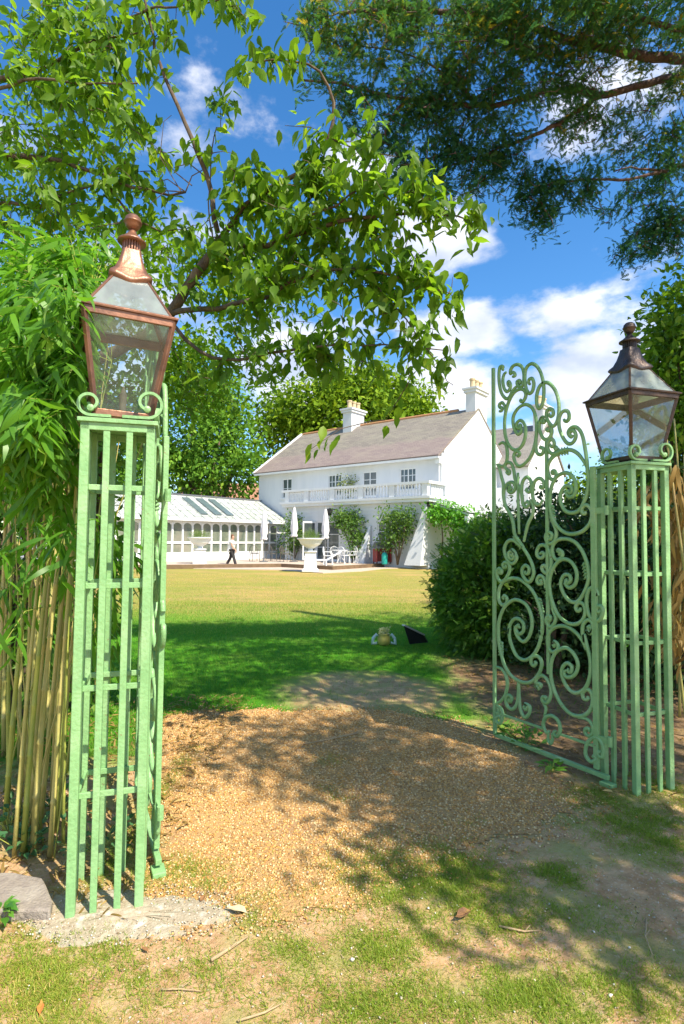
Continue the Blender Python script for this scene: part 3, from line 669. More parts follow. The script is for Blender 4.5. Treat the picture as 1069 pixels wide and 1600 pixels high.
# ------------------------------------------------------------------ conservatory
CA = 12.1; CB0, CB1 = -16.0, -.2
cons = thing('conservatory', P0+ROT @ Vector((CA, -6, 0)), 'long white glazed conservatory with pale sheet roof and three roof lights', 'conservatory')
CT = ROT.copy(); CT.translation = P0
def cb(mb, name, mat, parent=cons, **k): return mb.build(name, mat, parent, world=True, M=CT, **k)
q = MB(); q.box(CA, CA+.12, CB0, CB1, .2, .62); q.box(CA-.02, CA+.14, CB0, CB1, 2.52, 2.70)
q.box(CA+2.88, CA+3.0, CB0, CB1, .2, 2.7); q.box(CA+.12, CA+2.88, CB0, CB0+.12, .2, 2.7)
q.box(CA+.0, CA+.12, -1.0, CB1, .62, 2.52)
cb(q, 'wall', MT['white'])
nb = 22; u0, u1 = CB0, -1.0
fm = MB(); st = (u1-u0)/nb
fm.box(CA-.01, CA+.10, u0, u1, .622, .70); fm.box(CA-.01, CA+.10, u0, u1, 1.20, 1.32); fm.box(CA-.01, CA+.10, u0, u1, 2.44, 2.518)
for i in range(nb+1):
    u = u0+st*i; fm.box(CA-.03, CA+.12, u-.055, u+.055, .70, 1.20); fm.box(CA-.03, CA+.12, u-.055, u+.055, 1.32, 2.44)
for i in range(nb):   # arched heads
    a0 = u0+st*i+.055; a1 = u0+st*(i+1)-.055; m_ = 8; cx_ = (a0+a1)/2; rw = (a1-a0)/2
    vs = []; fs = []
    for k in range(m_+1):
        t = math.pi*k/m_; yy = cx_-rw*math.cos(t); zz = 2.20+.20*math.sin(t)
        for xx in (CA, CA+.09): vs += [(xx, yy, zz), (xx, yy, 2.445)]
    for k in range(m_):
        o_ = 4*k; fs += [(o_, o_+1, o_+5, o_+4), (o_+2, o_+6, o_+7, o_+3), (o_, o_+4, o_+6, o_+2)]
    fm.add(vs, fs)
cfr = cb(fm, 'window_frame', MT['whitetrim'])
for i in range(nb):
    a0 = u0+st*i+.03; a1 = u0+st*(i+1)-.03
    cb(MB().box(CA+.04, CA+.05, a0, a1, .66, 2.48), 'pane', MT['cpane'], cfr)
r = MB()
def cslope(mb, x0, z0, x1, z1, th=.06):
    mb.add([(x0, CB0-.1, z0), (x0, CB1+.1, z0), (x1, CB1+.1, z1), (x1, CB0-.1, z1)]+[(x0, CB0-.1, z0+th), (x0, CB1+.1, z0+th), (x1, CB1+.1, z1+th), (x1, CB0-.1, z1+th)], [(3, 2, 1, 0), (4, 5, 6, 7), (0, 1, 5, 4), (1, 2, 6, 5), (2, 3, 7, 6), (3, 0, 4, 7)])
cslope(r, CA-.35, 2.58, CA+2.6, 4.15); cslope(r, CA+5.3, 2.62, CA+2.602, 4.15)
for i in range(28):
    y0 = CB0+.05+i*.585; r.beam((CA-.36, y0, 2.655), (CA+2.6, y0, 4.225), .05, .04)
crf = cb(r, 'roof', MT['clroof'])
cb(MB().box(CA-.45, CA-.36, CB0-.1, CB1+.1, 2.52, 2.64), 'gutter', MT['whitetrim'])
cb(MB().tube([(CA+2.6, CB0-.1, 4.24), (CA+2.6, CB1+.1, 4.24)], .07, 8), 'ridge_cap', MT['metal'], crf)
sk = surf('roof_light_glass', (.10, .14, .16), (.14, .18, .19), 2, .1, spec=.9)
for y0 in (-6.9, -5.85, -4.9):
    k_ = (4.15-2.58)/2.95
    m_ = MB().beam((CA+.15, y0, 2.58+.5*k_+.12), (CA+2.15, y0, 2.58+2.5*k_+.12), .50, .08); cb(m_, 'roof_light', sk, crf)
# neighbouring red tiled roof
nb_ = thing('brick_house', P(375, 800, 52)*1.0, 'red brick house with red tiled roof half hidden behind the trees', 'house'); nb_.location.z = 0
q = MB(); q.box(-5, 5, -3.5, 3.5, 0, 3.8); q.build('wall', surf('red_brick', (.32, .13, .08), (.38, .18, .12), 6, .85), nb_)
q = MB()
for s in (-1, 1): q.beam((0, s*3.9, 3.6), (0, 0, 6.6), 11, .15)
q.build('roof', MT['redtile'], nb_)

# ------------------------------------------------------------------ terrace
TZ = .2
def flat_poly(name, pts, z0, z1, mat, parent=None):
    n = len(pts); m = MB(); m.add([(x, y, z0) for x, y in pts]+[(x, y, z1) for x, y in pts], [tuple(range(n-1, -1, -1)), tuple(range(n, 2*n))]+[(i, (i+1) % n, (i+1) % n+n, i+n) for i in range(n)])
    return m.build(name, mat, parent)
def g2(px, py, z=0): v = G(px, py, z); return (v.x, v.y)
t_pts = [g2(-150, 884, .2), g2(240, 883, .2), g2(440, 881, .2), g2(520, 885, .2), g2(600, 880.5, .2), g2(760, 879.5, .2), (13, 46), (-30, 50), (-34, 30)]
tag(flat_poly('terrace', t_pts, -.05, TZ, MT['deck']), kind='structure')
edge = MB()
for i in range(5):
    a, b_ = t_pts[i], t_pts[i+1]; edge.beam((a[0], a[1]-.03, .1), (b_[0], b_[1]-.03, .1), .06, .23)
tag(edge.build('terrace_edging', MT['deckedge']), kind='structure')
a_pts = [g2(255, 888), g2(440, 891), g2(505, 896), g2(566, 893), g2(600, 889), g2(690, 886), g2(700, 880), g2(240, 880)]
tag(flat_poly('paved_apron', a_pts, -.05, .03, MT['deck']), kind='structure')

# ------------------------------------------------------------------ green pillars
def pillar(loc, rz, label, seed):
    t = thing('trellis_pillar', loc, label, 'pillar', 'green metal pillars of the gateway', rz)
    r = random.Random(seed); H = 2.05; Wd = .30
    # local frame: nearest corner at 0,0; faces run +x and +y
    cor = MB(); w = .036
    def bar(x, y, wx, wy, nm='bar', z0=-.05, z1=H-.012):
        j = r.uniform(-.004, .004)
        MB().box(x-wx/2, x+wx/2, y-wy/2, y+wy/2, z0, z1).build(nm, MT['paint'], t, bevel=.003)
    for x in (w/2, Wd-w/2):
        for y in (w/2, Wd-w/2): bar(x, y, w, w, 'corner_post')
    for k in (1, 2):
        u = Wd*k/3+(.004 if k == 1 else -.004)
        bar(u, .012, .027, .018); bar(u, Wd-.012, .027, .018); bar(.012, u, .018, .027); bar(Wd-.012, u, .018, .027)
    for z in (.46, .90, 1.33, 1.75):
        q = MB(); h = .024
        q.box(w, Wd-w, .024, .036, z, z+h); q.box(w, Wd-w, Wd-.036, Wd-.024, z, z+h); q.box(.024, .036, w, Wd-w, z, z+h); q.box(Wd-.036, Wd-.024, w, Wd-w, z, z+h)
        q.build('cross_rail', MT['paint'], t, bevel=.002)
    q = MB().box(-.012, Wd+.012, -.012, Wd+.012, H-.012, H+.006); q.box(0, Wd, 0, .01, H-.045, H-.0125); q.box(0, Wd, Wd-.01, Wd, H-.045, H-.0125); q.box(0, .01, .0105, Wd-.0105, H-.045, H-.0125); q.box(Wd-.01, Wd, .0105, Wd-.0105, H-.045, H-.0125)
    q.build('top_plate', MT['paint'], t, bevel=.002)
    # corner scrolls, standing diagonally outwards and curling back
    def scroll(cx_, cy_, dx, dy, s=1.0):
        pts = []
        # flat start on the plate, then big loop outward and up, spiral inward
        for k in range(5): u = -.10+.10*k/4; pts.append((u, .012))
        for k in range(1, 26):
            a = -math.pi/2+k/25*math.pi*1.95; rad = .062*(1-.60*k/25)
            pts.append((.0+rad*math.cos(a)*1.0+.0, .074+rad*math.sin(a)-.0*(k/25)))
        P3 = [(cx_+dx*u*s, cy_+dy*u*s, H+.006+z*s) for u, z in pts]
        nr = Vector((-dy, dx, 0))
        q = MB(); q.tube(P3, [.0085]*(len(P3)-1)+[.010], 4, flat=1.7, nrm=nr)
        q.lathe([(.004, -.013), (.014, -.010), (.016, 0), (.014, .010), (.004, .013)], P3[-1], 10, M=nr.to_track_quat('Z', 'Y').to_matrix())
        q.build('scroll', MT['paint'], t, smooth=False)
    scroll(.035, .0, -1, 0, .85); scroll(Wd-.03, .0, 1, 0, 1.05)
    scroll(.0, .20, 0, 1, .9); scroll(Wd, Wd-.07, 0, 1, .9); scroll(Wd-.07, Wd, 1, 0, .9)
    return t
PR = R(17)
lb = G(101, 1437); rb = G(995, 1243)
pillar((lb.x, lb.y, 0), PR, 'pale mint green trellis pillar in full sun beside the bamboo', 1)
pillar((rb.x, rb.y, 0), PR, 'deeper green trellis pillar carrying the open scrolled gate', 2)
def pl(base, u, v, z=0):   # pillar-local point
    c, s = math.cos(PR), math.sin(PR); return Vector((base.x+u*c-v*s, base.y+u*s+v*c, z))

# ------------------------------------------------------------------ lanterns
def lantern(loc, rz, label, cowl, frame, tall=(1, 1, 1), tilt=(0, 0)):
    t = thing('copper_lantern', loc, label, 'lantern', 'square glass lanterns on the gate pillars', rz)
    t.rotation_euler = (tilt[0], tilt[1], rz); t.scale = tall
    hb_, ht, hc = .118, .190, .070     # half widths: bottom, top, crown
    z0, z1, z2 = .02, .385, .565
    def ring(h, z): return [Vector((-h, -h, z)), Vector((h, -h, z)), Vector((h, h, z)), Vector((-h, h, z))]
    A, B, C_ = ring(hb_, z0), ring(ht, z1), ring(hc, z2)
    q = MB()
    for k in range(4):
        j = (k+1) % 4
        q.beam(A[k], B[k], .020, .020); q.beam(A[k], A[j], .020, .024); q.beam(B[k]+Vector((0, 0, -.004)), B[j]+Vector((0, 0, -.004)), .018, .036)
        q.beam(B[k], C_[k], .014, .014)
    q.box(-hb_, hb_, -hb_, hb_, z0-.018, z0-.012)
    # overhanging lip
    rim = ring(ht+.020, z1+.012); rim2 = ring(ht-.004, z1+.022)
    q.add(rim+rim2+ring(ht+.018, z1+.004), [(0, 1, 5, 4), (1, 2, 6, 5), (2, 3, 7, 6), (3, 0, 4, 7), (8, 9, 1, 0), (9, 10, 2, 1), (10, 11, 3, 2), (11, 8, 0, 3)])
    q.build('frame', frame, t, bevel=.002)
    for k in range(4):
        j = (k+1) % 4; inn = .994
        a, b_, c, d = A[k]*inn, A[j]*inn, B[j]*inn, B[k]*inn
        for v_ in (a, b_): v_.z = z0+.006
        for v_ in (c, d): v_.z = z1-.012
        MB().add([a, b_, c, d], [(0, 1, 2, 3)]).build('glass_pane', MT['glass'], t)
        a, b_, c, d = B[k]*.97, B[j]*.97, C_[j]*.97, C_[k]*.97
        for v_ in (a, b_): v_.z = z1+.016
        for v_ in (c, d): v_.z = z2+.01
        MB().add([a, b_, c, d], [(0, 1, 2, 3)]).build('roof_glass', MT['roofglass'], t)
    # cowl: square in plan with concave sides
    q = MB(); prof = [(.100, z2-.030), (.122, z2-.012), (.125, z2-.006), (.118, z2+.004), (.095, z2+.030), (.075, z2+.062), (.062, z2+.095), (.055, z2+.120), (.054, z2+.125)]
    base = len(q.v); nn = 32
    for i, (rr_, z) in enumerate(prof):
        for k in range(nn):
            a = math.pi/4+2*math.pi*k/nn; sq = 1/max(abs(math.cos(a)), abs(math.sin(a))); sq = 1+(sq-1)*.85
            wob = .010*math.cos(4*a+math.pi)*(1 if i < 4 else 0) if True else 0
            q.v.append((rr_*.80*sq*math.cos(a), rr_*.80*sq*math.sin(a), z+wob))
    for i in range(len(prof)-1):
        for k in range(nn):
            a = base+i*nn+k; b_ = base+i*nn+(k+1) % nn; q.f.append((a, b_, b_+nn, a+nn))
    zc = z2+.125
    cw = q.build('cowl', cowl, t, smooth=True)
    q = MB()
    for k in range(20):
        a = 2*math.pi*k/20; q.beam((.040*math.cos(a), .040*math.sin(a), zc-.002), (.040*math.cos(a), .040*math.sin(a), zc+.040), .006, .006)
    q.lathe([(.030, zc-.003), (.030, zc+.04)], n=12)
    q.build('vent_grille', cowl, cw)
    q = MB().lathe([(.030, zc+.040), (.066, zc+.040), (.066, zc+.046), (.048, zc+.056), (.030, zc+.070), (.018, zc+.082), (.014, zc+.095)], n=20)
    q.build('cap', cowl, t, smooth=True, bevel=0)
    kz = tall[0]/tall[2]; zb = zc+.095+.036*kz
    q = MB().lathe([(r_, zb+z_*kz) for r_, z_ in ((.010, -.038), (.022, -.034), (.034, -.020), (.039, -.004), (.042, -.003), (.042, .003), (.039, .004), (.035, .022), (.023, .034), (.004, .040))], n=24)
    q.build('ball_finial', cowl, t, smooth=True)
    q = MB().lathe([(.030, z0), (.030, z0+.012), (.017, z0+.02), (.017, z0+.10), (.012, z0+.105), (.004, z0+.13)], n=12); q.build('burner', MT['candle'], t)
    return t
lc = pl(lb, .15, .15); rc = pl(rb, .15, .15)
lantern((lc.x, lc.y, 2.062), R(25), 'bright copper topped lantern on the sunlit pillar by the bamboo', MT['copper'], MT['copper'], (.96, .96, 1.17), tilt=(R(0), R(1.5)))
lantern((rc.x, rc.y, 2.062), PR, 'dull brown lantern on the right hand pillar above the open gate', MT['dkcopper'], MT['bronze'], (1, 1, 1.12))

# ------------------------------------------------------------------ scrolled gate leaf
gh0 = pl(rb, -.045, .27)                       # hinge line of the right hand leaf
hp = G(945, 1211, 0.0); fp = P(773.5, 1142, 4.38)
hinge = Vector((P(947, 1203, 3.62).x, 3.62, 0)); free = Vector((fp.x, 4.38, 0))
GU = (free-hinge); GW = GU.length; GU.normalize(); GN = GU.cross(Vector((0, 0, 1)))
def gp(px, py):
    """where the sight line meets the plane of the leaf, in leaf coordinates (u, z)"""
    d = ray(px, py); o_ = Vector((0, 0, CAMH)); t = (hinge-o_).dot(GN)/d.dot(GN); p = o_+d*t
    return ((p-hinge).dot(GU), p.z)
def cr(pts, m=7):
    out = []; n = len(pts)
    for i in range(n-1):
        p0 = pts[max(i-1, 0)]; p1 = pts[i]; p2 = pts[i+1]; p3 = pts[min(i+2, n-1)]
        for k in range(m):
            t = k/m; out.append(tuple(.5*((2*p1[j])+(-p0[j]+p2[j])*t+(2*p0[j]-5*p1[j]+4*p2[j]-p3[j])*t*t+(-p0[j]+3*p1[j]-3*p2[j]+p3[j])*t**3) for j in range(2)))
    out.append(tuple(pts[-1])); return out
ORG = {'A': (765, 560, 5.939), 'B': (765, 700, 5.939), 'C': (765, 840, 5.939), 'D': (765, 980, 5.345)}
SCR = [
 [('A', (128,108),(118,95),(125,78),(100,76),(88,130),(90,230),(110,320),(150,372),(185,358),(212,305),(250,262),(285,262))],
 [('A', (158,128),(136,150),(125,210),(138,280),(165,308),(190,285),(196,240),(178,215),(172,240),(180,260))],
 [('A', (212,168),(232,165),(235,145),(215,130),(193,140),(196,105),(218,70),(255,56),(295,75),(316,130),(318,200),(308,248),(282,265),(258,245),(256,215),(275,205),(290,222),(278,238))],
 [('A', (378,240),(362,225),(372,192),(398,190),(412,235),(400,300),(372,326),(345,290),(330,220),(330,140),(345,85),(385,50),(430,65),(470,120),(495,200),(505,290),(500,380),(485,440),(460,465),(440,430),(438,350),(460,270),(500,228),(550,230),(600,280),(630,350),(645,430),(642,520),(625,590),(590,630),(555,600),(530,545),(532,495),(555,468),(588,482),(590,525),(565,540),(552,512))],
 [('A', (690,565),(700,580),(722,582),(740,550),(732,500),(700,485),(665,510),(645,570),(650,650),(680,730),(720,785),(760,790),(790,760),(802,712),(782,672),(752,680),(742,712),(762,730),(772,708))],
 [('A', (762,708),(745,722),(730,690),(750,650),(790,635),(835,665),(865,730),(885,830),(900,930),(906,1000)), ('B', (908,200),(920,280),(910,390),(880,490),(830,580),(760,602),(700,580),(662,510),(658,430),(685,370),(725,350),(762,368),(765,405),(738,415),(728,392))],
 [('B', (728,392),(712,420),(740,455),(782,440),(802,380),(795,310),(755,250),(700,230),(630,262),(582,340),(562,440),(562,540),(582,640),(632,730),(710,790),(800,795),(880,760),(940,680),(950,600),(930,550),(890,530),(858,560),(860,600),(885,612),(892,590))],
 [('B', (600,238),(580,235),(582,215),(605,215),(618,250),(598,290),(562,282),(540,220),(540,160),(570,95),(620,45),(690,20),(760,20),(820,55),(870,120),(905,190))],
 [('A', (292,375),(285,395),(308,400),(328,370),(335,330),(312,290),(270,288),(215,330),(170,420),(142,540),(140,680),(165,780),(210,840),(260,845),(305,800),(330,720),(330,640),(310,592),(280,575),(252,600),(252,640),(280,650),(290,622),(275,612))],
 [('A', (270,628),(290,640),(292,680),(262,702),(225,640),(218,550),(250,480),(300,437),(350,430),(400,470),(430,560),(435,680),(420,800),(380,910),(320,980),(270,1000),(235,960),(225,900),(250,862),(278,880),(268,908),(250,898))],
 [('A', (92,490),(112,488),(118,462),(95,452),(95,425),(120,412),(145,450),(148,520))],
 [('A', (88,800),(120,780),(152,805),(165,870),(160,950),(140,990),(110,1000),(88,985))],
 [('A', (490,560),(510,580),(505,595),(480,585),(478,555),(500,545),(470,575),(460,640),(480,710),(510,750),(550,740),(577,690),(570,640),(550,600),(530,545))],
 [('A', (540,645),(530,660),(545,672),(560,655),(575,640))],
 [('A', (480,812),(470,830),(495,832),(500,865),(480,892),(445,882),(430,830),(432,740),(438,640))],
 [('A', (600,832),(612,845),(625,832),(610,815)), ],
 [('A', (560,795),(580,822),(602,795),(590,758),(558,762),(540,815),(560,870),(600,888),(645,872),(700,850),(770,848))],
 [('A', (545,1050),(545,990),(580,930),(640,885))],
 [('B', (165,212),(158,228),(180,240),(185,215),(160,200),(142,170),(165,135),(205,150),(225,215),(240,300),(280,370),(300,440),(310,520),(340,548),(365,525),(350,495),(330,515))],
 [('B', (70,150),(92,190),(112,270),(130,340),(130,440),(150,540),(195,620),(220,700),(232,790),(262,850),(310,915)), ('C', (310,90),(360,170),(400,260),(410,340),(380,405),(345,400),(310,350),(305,290),(335,258),(368,285),(362,330),(335,335),(332,308))],
 [('B', (185,360),(205,372),(190,388),(168,365),(190,345),(172,390),(200,415),(232,392),(238,345),(210,318),(170,328),(143,370),(133,430))],
 [('B', (265,230),(268,500),(277,800))],
 [('B', (355,372),(342,392),(370,410),(392,370),(382,300),(345,270),(310,310),(300,370),(300,450),(310,530))],
 [('B', (478,345),(468,365),(495,370),(505,325),(480,288),(445,285),(415,318),(400,385),(402,460),(430,520),(465,525),(492,480))],
 [('B', (380,480),(408,540),(400,620),(362,700),(338,790),(322,870))],
 [('B', (555,815),(540,835),(568,845),(580,808),(555,785),(525,800),(520,840),(545,885),(585,880),(612,840),(617,770),(590,700),(562,630))],
 [('C', (195,150),(205,170),(222,150),(205,125),(180,140),(182,185),(210,200),(235,170),(235,135),(205,110),(238,150),(250,195),(220,240),(180,225),(145,160),(140,90),(170,35),(215,25),(262,58),(300,95))],
 [('C', (100,305),(92,325),(112,330),(112,300),(85,290),(70,330),(80,380),(110,410),(150,382),(185,315),(185,255),(158,230),(128,245),(135,278),(158,268),(150,250))],
 [('C', (465,150),(492,138),(505,165),(478,190),(446,175),(438,128),(462,78),(510,72),(550,120),(570,190),(570,270),(545,325),(510,325),(485,290),(492,262),(520,262),(518,285))],
 [('C', (465,402),(485,395),(485,425),(455,428),(442,395),(460,358),(492,362),(515,405),(517,470))],
 [('C', (640,150),(650,158),(655,135),(632,125),(640,112),(672,135),(670,180),(630,208),(595,180),(580,110),(600,50),(650,15),(730,15),(800,50),(860,130),(900,230),(917,320),(915,400),(880,500),(830,580),(780,602),(720,570),(672,490),(660,410),(690,350),(738,350),(752,395),(722,425),(702,402),(720,385))],
 [('C', (728,398),(702,425),(738,465),(790,440),(812,370),(800,290),(752,222),(690,200),(630,230),(580,310),(557,410),(565,520),(592,620),(640,720),(710,785),(790,805),(860,770),(890,690),(872,622),(832,605),(802,640),(815,680),(845,672),(840,650))],
 [('C', (548,745),(535,760),(560,768),(568,738),(545,725),(528,760),(545,815),(575,828),(605,790),(615,740),(592,680),(575,600))],
 [('C', (140,570),(125,558),(140,540),(162,565),(155,612),(115,625),(86,570),(90,480),(130,412),(200,380),(270,385),(340,430),(402,500),(452,600),(482,700),(492,800),(482,900)), ('D', (425,30),(428,90),(400,180),(350,248),(290,275),(230,242),(190,165),(167,80),(168,10)), ('C', (182,890),(188,820),(222,762),(272,755),(315,800),(312,870),(272,892),(245,852),(262,818),(285,840))],
 [('C', (275,805),(240,840),(258,910),(310,965),(362,930),(395,830),(387,720),(342,625),(265,580),(200,590),(132,660),(92,770),(85,880),(92,990)), ('D', (95,200),(120,300),(170,390),(240,445),(310,465),(370,442),(420,375),(437,300),(412,248),(365,245),(348,290),(368,322),(392,300),(378,285))],
 [('C', (975,545),(968,520),(995,515),(1005,540),(985,475),(955,462),(918,492),(900,570),(905,660),(935,740),(985,775),(1030,752),(1050,690),(1040,642),(1005,640),(998,680),(1022,692),(1028,670))],
 [('C', (928,852),(915,835),(935,825),(952,855),(935,885),(910,860),(935,890),(962,850),(950,785),(908,765),(870,810),(865,890),(885,970)), ('D', (790,60),(818,170),(842,270),(842,390),(812,490),(762,540),(700,545),(642,490),(605,400),(612,335),(650,300),(688,330),(682,375),(655,368),(662,345))],
 [('C', (590,990),(600,1010),(615,985),(600,965),(630,985),(635,1030),(600,1062),(560,1045),(542,990),(545,905),(592,840),(660,820),(730,832),(810,890),(875,975),(900,1040)), ('D', (800,110),(835,230))],
 [('D', (650,360),(622,375),(640,415),(690,412),(728,370),(738,300),(702,220),(645,175),(585,185),(540,230),(515,310),(515,420),(550,550),(612,660),(690,730),(780,740),(840,692),(862,615),(850,545),(815,520),(778,550),(790,600),(825,598),(818,575))],
 [('D', (408,490),(425,500),(430,480),(402,470),(385,490),(410,515),(388,480),(395,425),(440,405),(482,440),(512,510),(510,580),(482,630),(445,620),(442,588),(472,585),(468,608))],
 [('D', (48,330),(100,348),(140,408),(150,490),(130,570),(92,620),(52,640))],
 [('D', (172,592),(160,612),(180,618),(185,585),(158,568),(138,605),(152,660),(190,685),(225,652),(240,580),(243,460))],
 [('D', (290,655),(288,675),(308,688),(318,655),(295,640),(335,662),(330,722),(292,752),(260,690),(250,590),(245,465))],
 [('D', (60,650),(98,680),(110,740),(92,800),(62,792),(58,755),(90,742),(85,765))],
 [('D', (62,660),(75,700),(58,740))],
 [('D', (500,865),(480,885),(450,820),(468,755),(520,740),(572,780),(592,850),(572,905),(545,902),(540,875),(560,870))],
 [('D', (492,885),(490,940),(510,970),(528,935),(525,885))],
 [('D', (865,1085),(880,1072),(892,1105),(848,1122),(805,1060),(820,965),(880,920),(930,950),(952,1010),(945,1082),(912,1072),(915,1040),(935,1045))],
 [('D', (740,752),(815,768),(862,820),(862,880),(832,908),(800,880),(805,850),(835,848),(832,872))],
 [('D', (448,635),(470,680),(458,745))],
]
def leaf_pt(u, z, off=0): return (u, off, z)
def gate(name, base, ang, label):
    t = thing(name, base, label, 'gate', 'scrolled iron gate leaves', ang)
    m = MT['paint']
    def add(nm, pts, r, n=6, flat=1.0, off=0): MB().tube([leaf_pt(u, z, off) for u, z in pts], r, n, flat=flat, nrm=(0, 1, 0)).build(nm, m, t, smooth=n > 4)
    f0 = gp(777.6, 573); 
    zt = f0[1]; zb = .05
    MB().box(GW-.012, GW+.012, -.012, .012, zb, zt).build('free_stile', m, t, bevel=.003)
    zh = gp(934, 728)[1]
    MB().box(.045, .080, -.013, .013, zb+.03, zh).build('hinge_stile', m, t, bevel=.003)
    MB().box(-.02, GW-.012, -.014, .014, zb-.012, zb+.016).build('bottom_rail', m, t, bevel=.003)
    q = MB(); u0 = gp(849, 1133)[0]; u1 = gp(876, 1142)[0]; q.box(u0, GW-.012, -.008, .008, .213, .229); q.box(.08, u1, -.008, .008, .213, .229); q.build('lower_rail', m, t, bevel=.002)
    um = gp(856, 900)[0]; MB().box(um-.011, um+.011, -.010, .010, gp(856, 1053)[1], gp(852, 688)[1]).build('middle_bar', m, t, bevel=.003)
    for sc in SCR:
        pts = []
        for seg in sc:
            ox_, oy_, s_ = ORG[seg[0]]; pts += [gp(ox_+x_/s_, oy_+y_/s_) for x_, y_ in seg[1:]]
        c = cr(pts, 6); L_ = len(c)
        rad = [.0140*min(1, .72+.28*min(i, L_-1-i)/12) for i in range(L_)]
        add('scroll', c, rad, 6, off=random.uniform(-.003, .003))
    # acanthus leaves clasping the bars
    for px, py, a in ((875, 706, 0), (862, 800, 80), (808, 845, 50), (915, 890, 80), (843, 945, 75), (782, 1012, 90), (856, 922, 85)):
        u, z = gp(px, py); q = MB(); a = R(a)
        for k in range(5):
            s = (k-2)*.022; cu = u-math.cos(a)*s; cz = z-math.sin(a)*s
            for sg in (-1, 1):
                tip = (cu-math.cos(a)*.018-sg*math.sin(a)*.028, sg*.004, cz-math.sin(a)*.018+sg*math.cos(a)*.028)
                q.tube([(cu, 0, cz), ((cu+tip[0])/2, -.010, (cz+tip[2])/2), tip], [.011, .010, .003], 6)
        q.build('acanthus_leaf', m, t, smooth=True)
    for z in (.28, 1.75):
        q = MB(); q.tube([(-.03, 0, z-.03), (-.03, 0, z+.03)], .016, 10); q.box(-.03, .05, -.006, .006, z-.02, z+.02); q.build('hinge', m, t)
    q = MB().box(-.055, .03, -.03, .03, -.02, .022); q.build('hinge_foot', m, t, bevel=.004)
    return t
ga = math.atan2(GU.y, GU.x)
g1 = gate('scrolled_gate', hinge, ga, 'open gate leaf of swirling green ironwork scrolls in front of the dark bushes')
# its twin on the left pillar, seen edge on
h2 = Vector((P(247, 1350, 2.66).x, 2.66, 0)); v2 = Vector((h2.x, h2.y, 0)).normalized()
v2 = Vector((math.sin(math.atan2(h2.x, h2.y)-.15), math.cos(math.atan2(h2.x, h2.y)-.15), 0))
g2_ = copy_tree(g1); g2_.location = h2; g2_.rotation_euler = (0, 0, math.atan2(v2.y, v2.x))
g2_['label'] = 'swung back gate leaf seen edge on behind the sunlit left pillar'

# ------------------------------------------------------------------ trees and plants
def rnd_dirs(n): return unit(rng.normal(0, 1, (n, 3)))
def np3(v): return np.array([v[0], v[1], v[2]], float)
class Grow:
    """limbs given as measured polylines; sprays are joined to the nearest wood by a thin curving twig"""
    def __init__(s): s.n = []; s.tw = MB(); s.limbs = []
    def limb(s, pts, r0, r1, rec=True):
        pts = [np3(p) for p in pts]; dense = []
        for i in range(len(pts)-1):
            m = max(2, int(np.linalg.norm(pts[i+1]-pts[i])/.12))
            p0 = pts[max(i-1, 0)]; p1 = pts[i]; p2 = pts[i+1]; p3 = pts[min(i+2, len(pts)-1)]
            for k in range(m):
                t = k/m; dense.append(.5*((2*p1)+(-p0+p2)*t+(2*p0-5*p1+4*p2-p3)*t*t+(-p0+3*p1-3*p2+p3)*t**3))
        dense.append(pts[-1]); L = len(dense)
        for i in range(1, L-1): dense[i] = dense[i]+rng.normal(0, .006, 3)
        rad = [r0+(r1-r0)*i/(L-1) for i in range(L)]
        s.limbs.append((dense, rad))
        if rec: s.n += dense
    def twigs(s, targets, r=.004, sag=.03, maxlen=2.0):
        """returns for each target the arrival direction"""
        nodes = np.array(s.n); order = np.argsort([np.min(np.linalg.norm(nodes-t, axis=1)) for t in targets]); dirs = np.zeros((len(targets), 3)); ok = np.zeros(len(targets), bool)
        buf = [nodes]
        for idx in order:
            t = targets[idx]; allp = np.concatenate(buf); dd = np.linalg.norm(allp-t, axis=1); j = dd.argmin(); b = allp[j]; L = dd[j]
            if L > maxlen: continue
            ok[idx] = True
            mid = (b+t)/2+rng.normal(0, .06*L, 3)+np.array([0, 0, sag*L*3])
            P_ = [b, b*.56+mid*.44+0*t, mid*.8+t*.2, t] if L > .15 else [b, mid, t]
            m = len(P_); s.tw.tube(P_, [r*(1+1.2*min(L, 1.2))*(1-.6*i/(m-1)) for i in range(m)], 4, cap=False)
            k = max(2, int(L/.1)); buf.append(np.array([b+(t-b)*q/k+np.array([0, 0, sag*L*3*math.sin(math.pi*q/k)]) for q in range(1, k+1)])) 
            if len(buf) > 60: buf = [np.concatenate(buf)]
            dirs[idx] = unit(t-mid)
        return dirs, ok
    def build(s, t, mat, tmat=None, names='branch'):
        for d, r in s.limbs: MB().tube([tuple(p) for p in d], r, 8).build(names, mat, t, world=True, smooth=True)
        if s.tw.v: s.tw.build('twigs', tmat or mat, t, world=True, smooth=True)
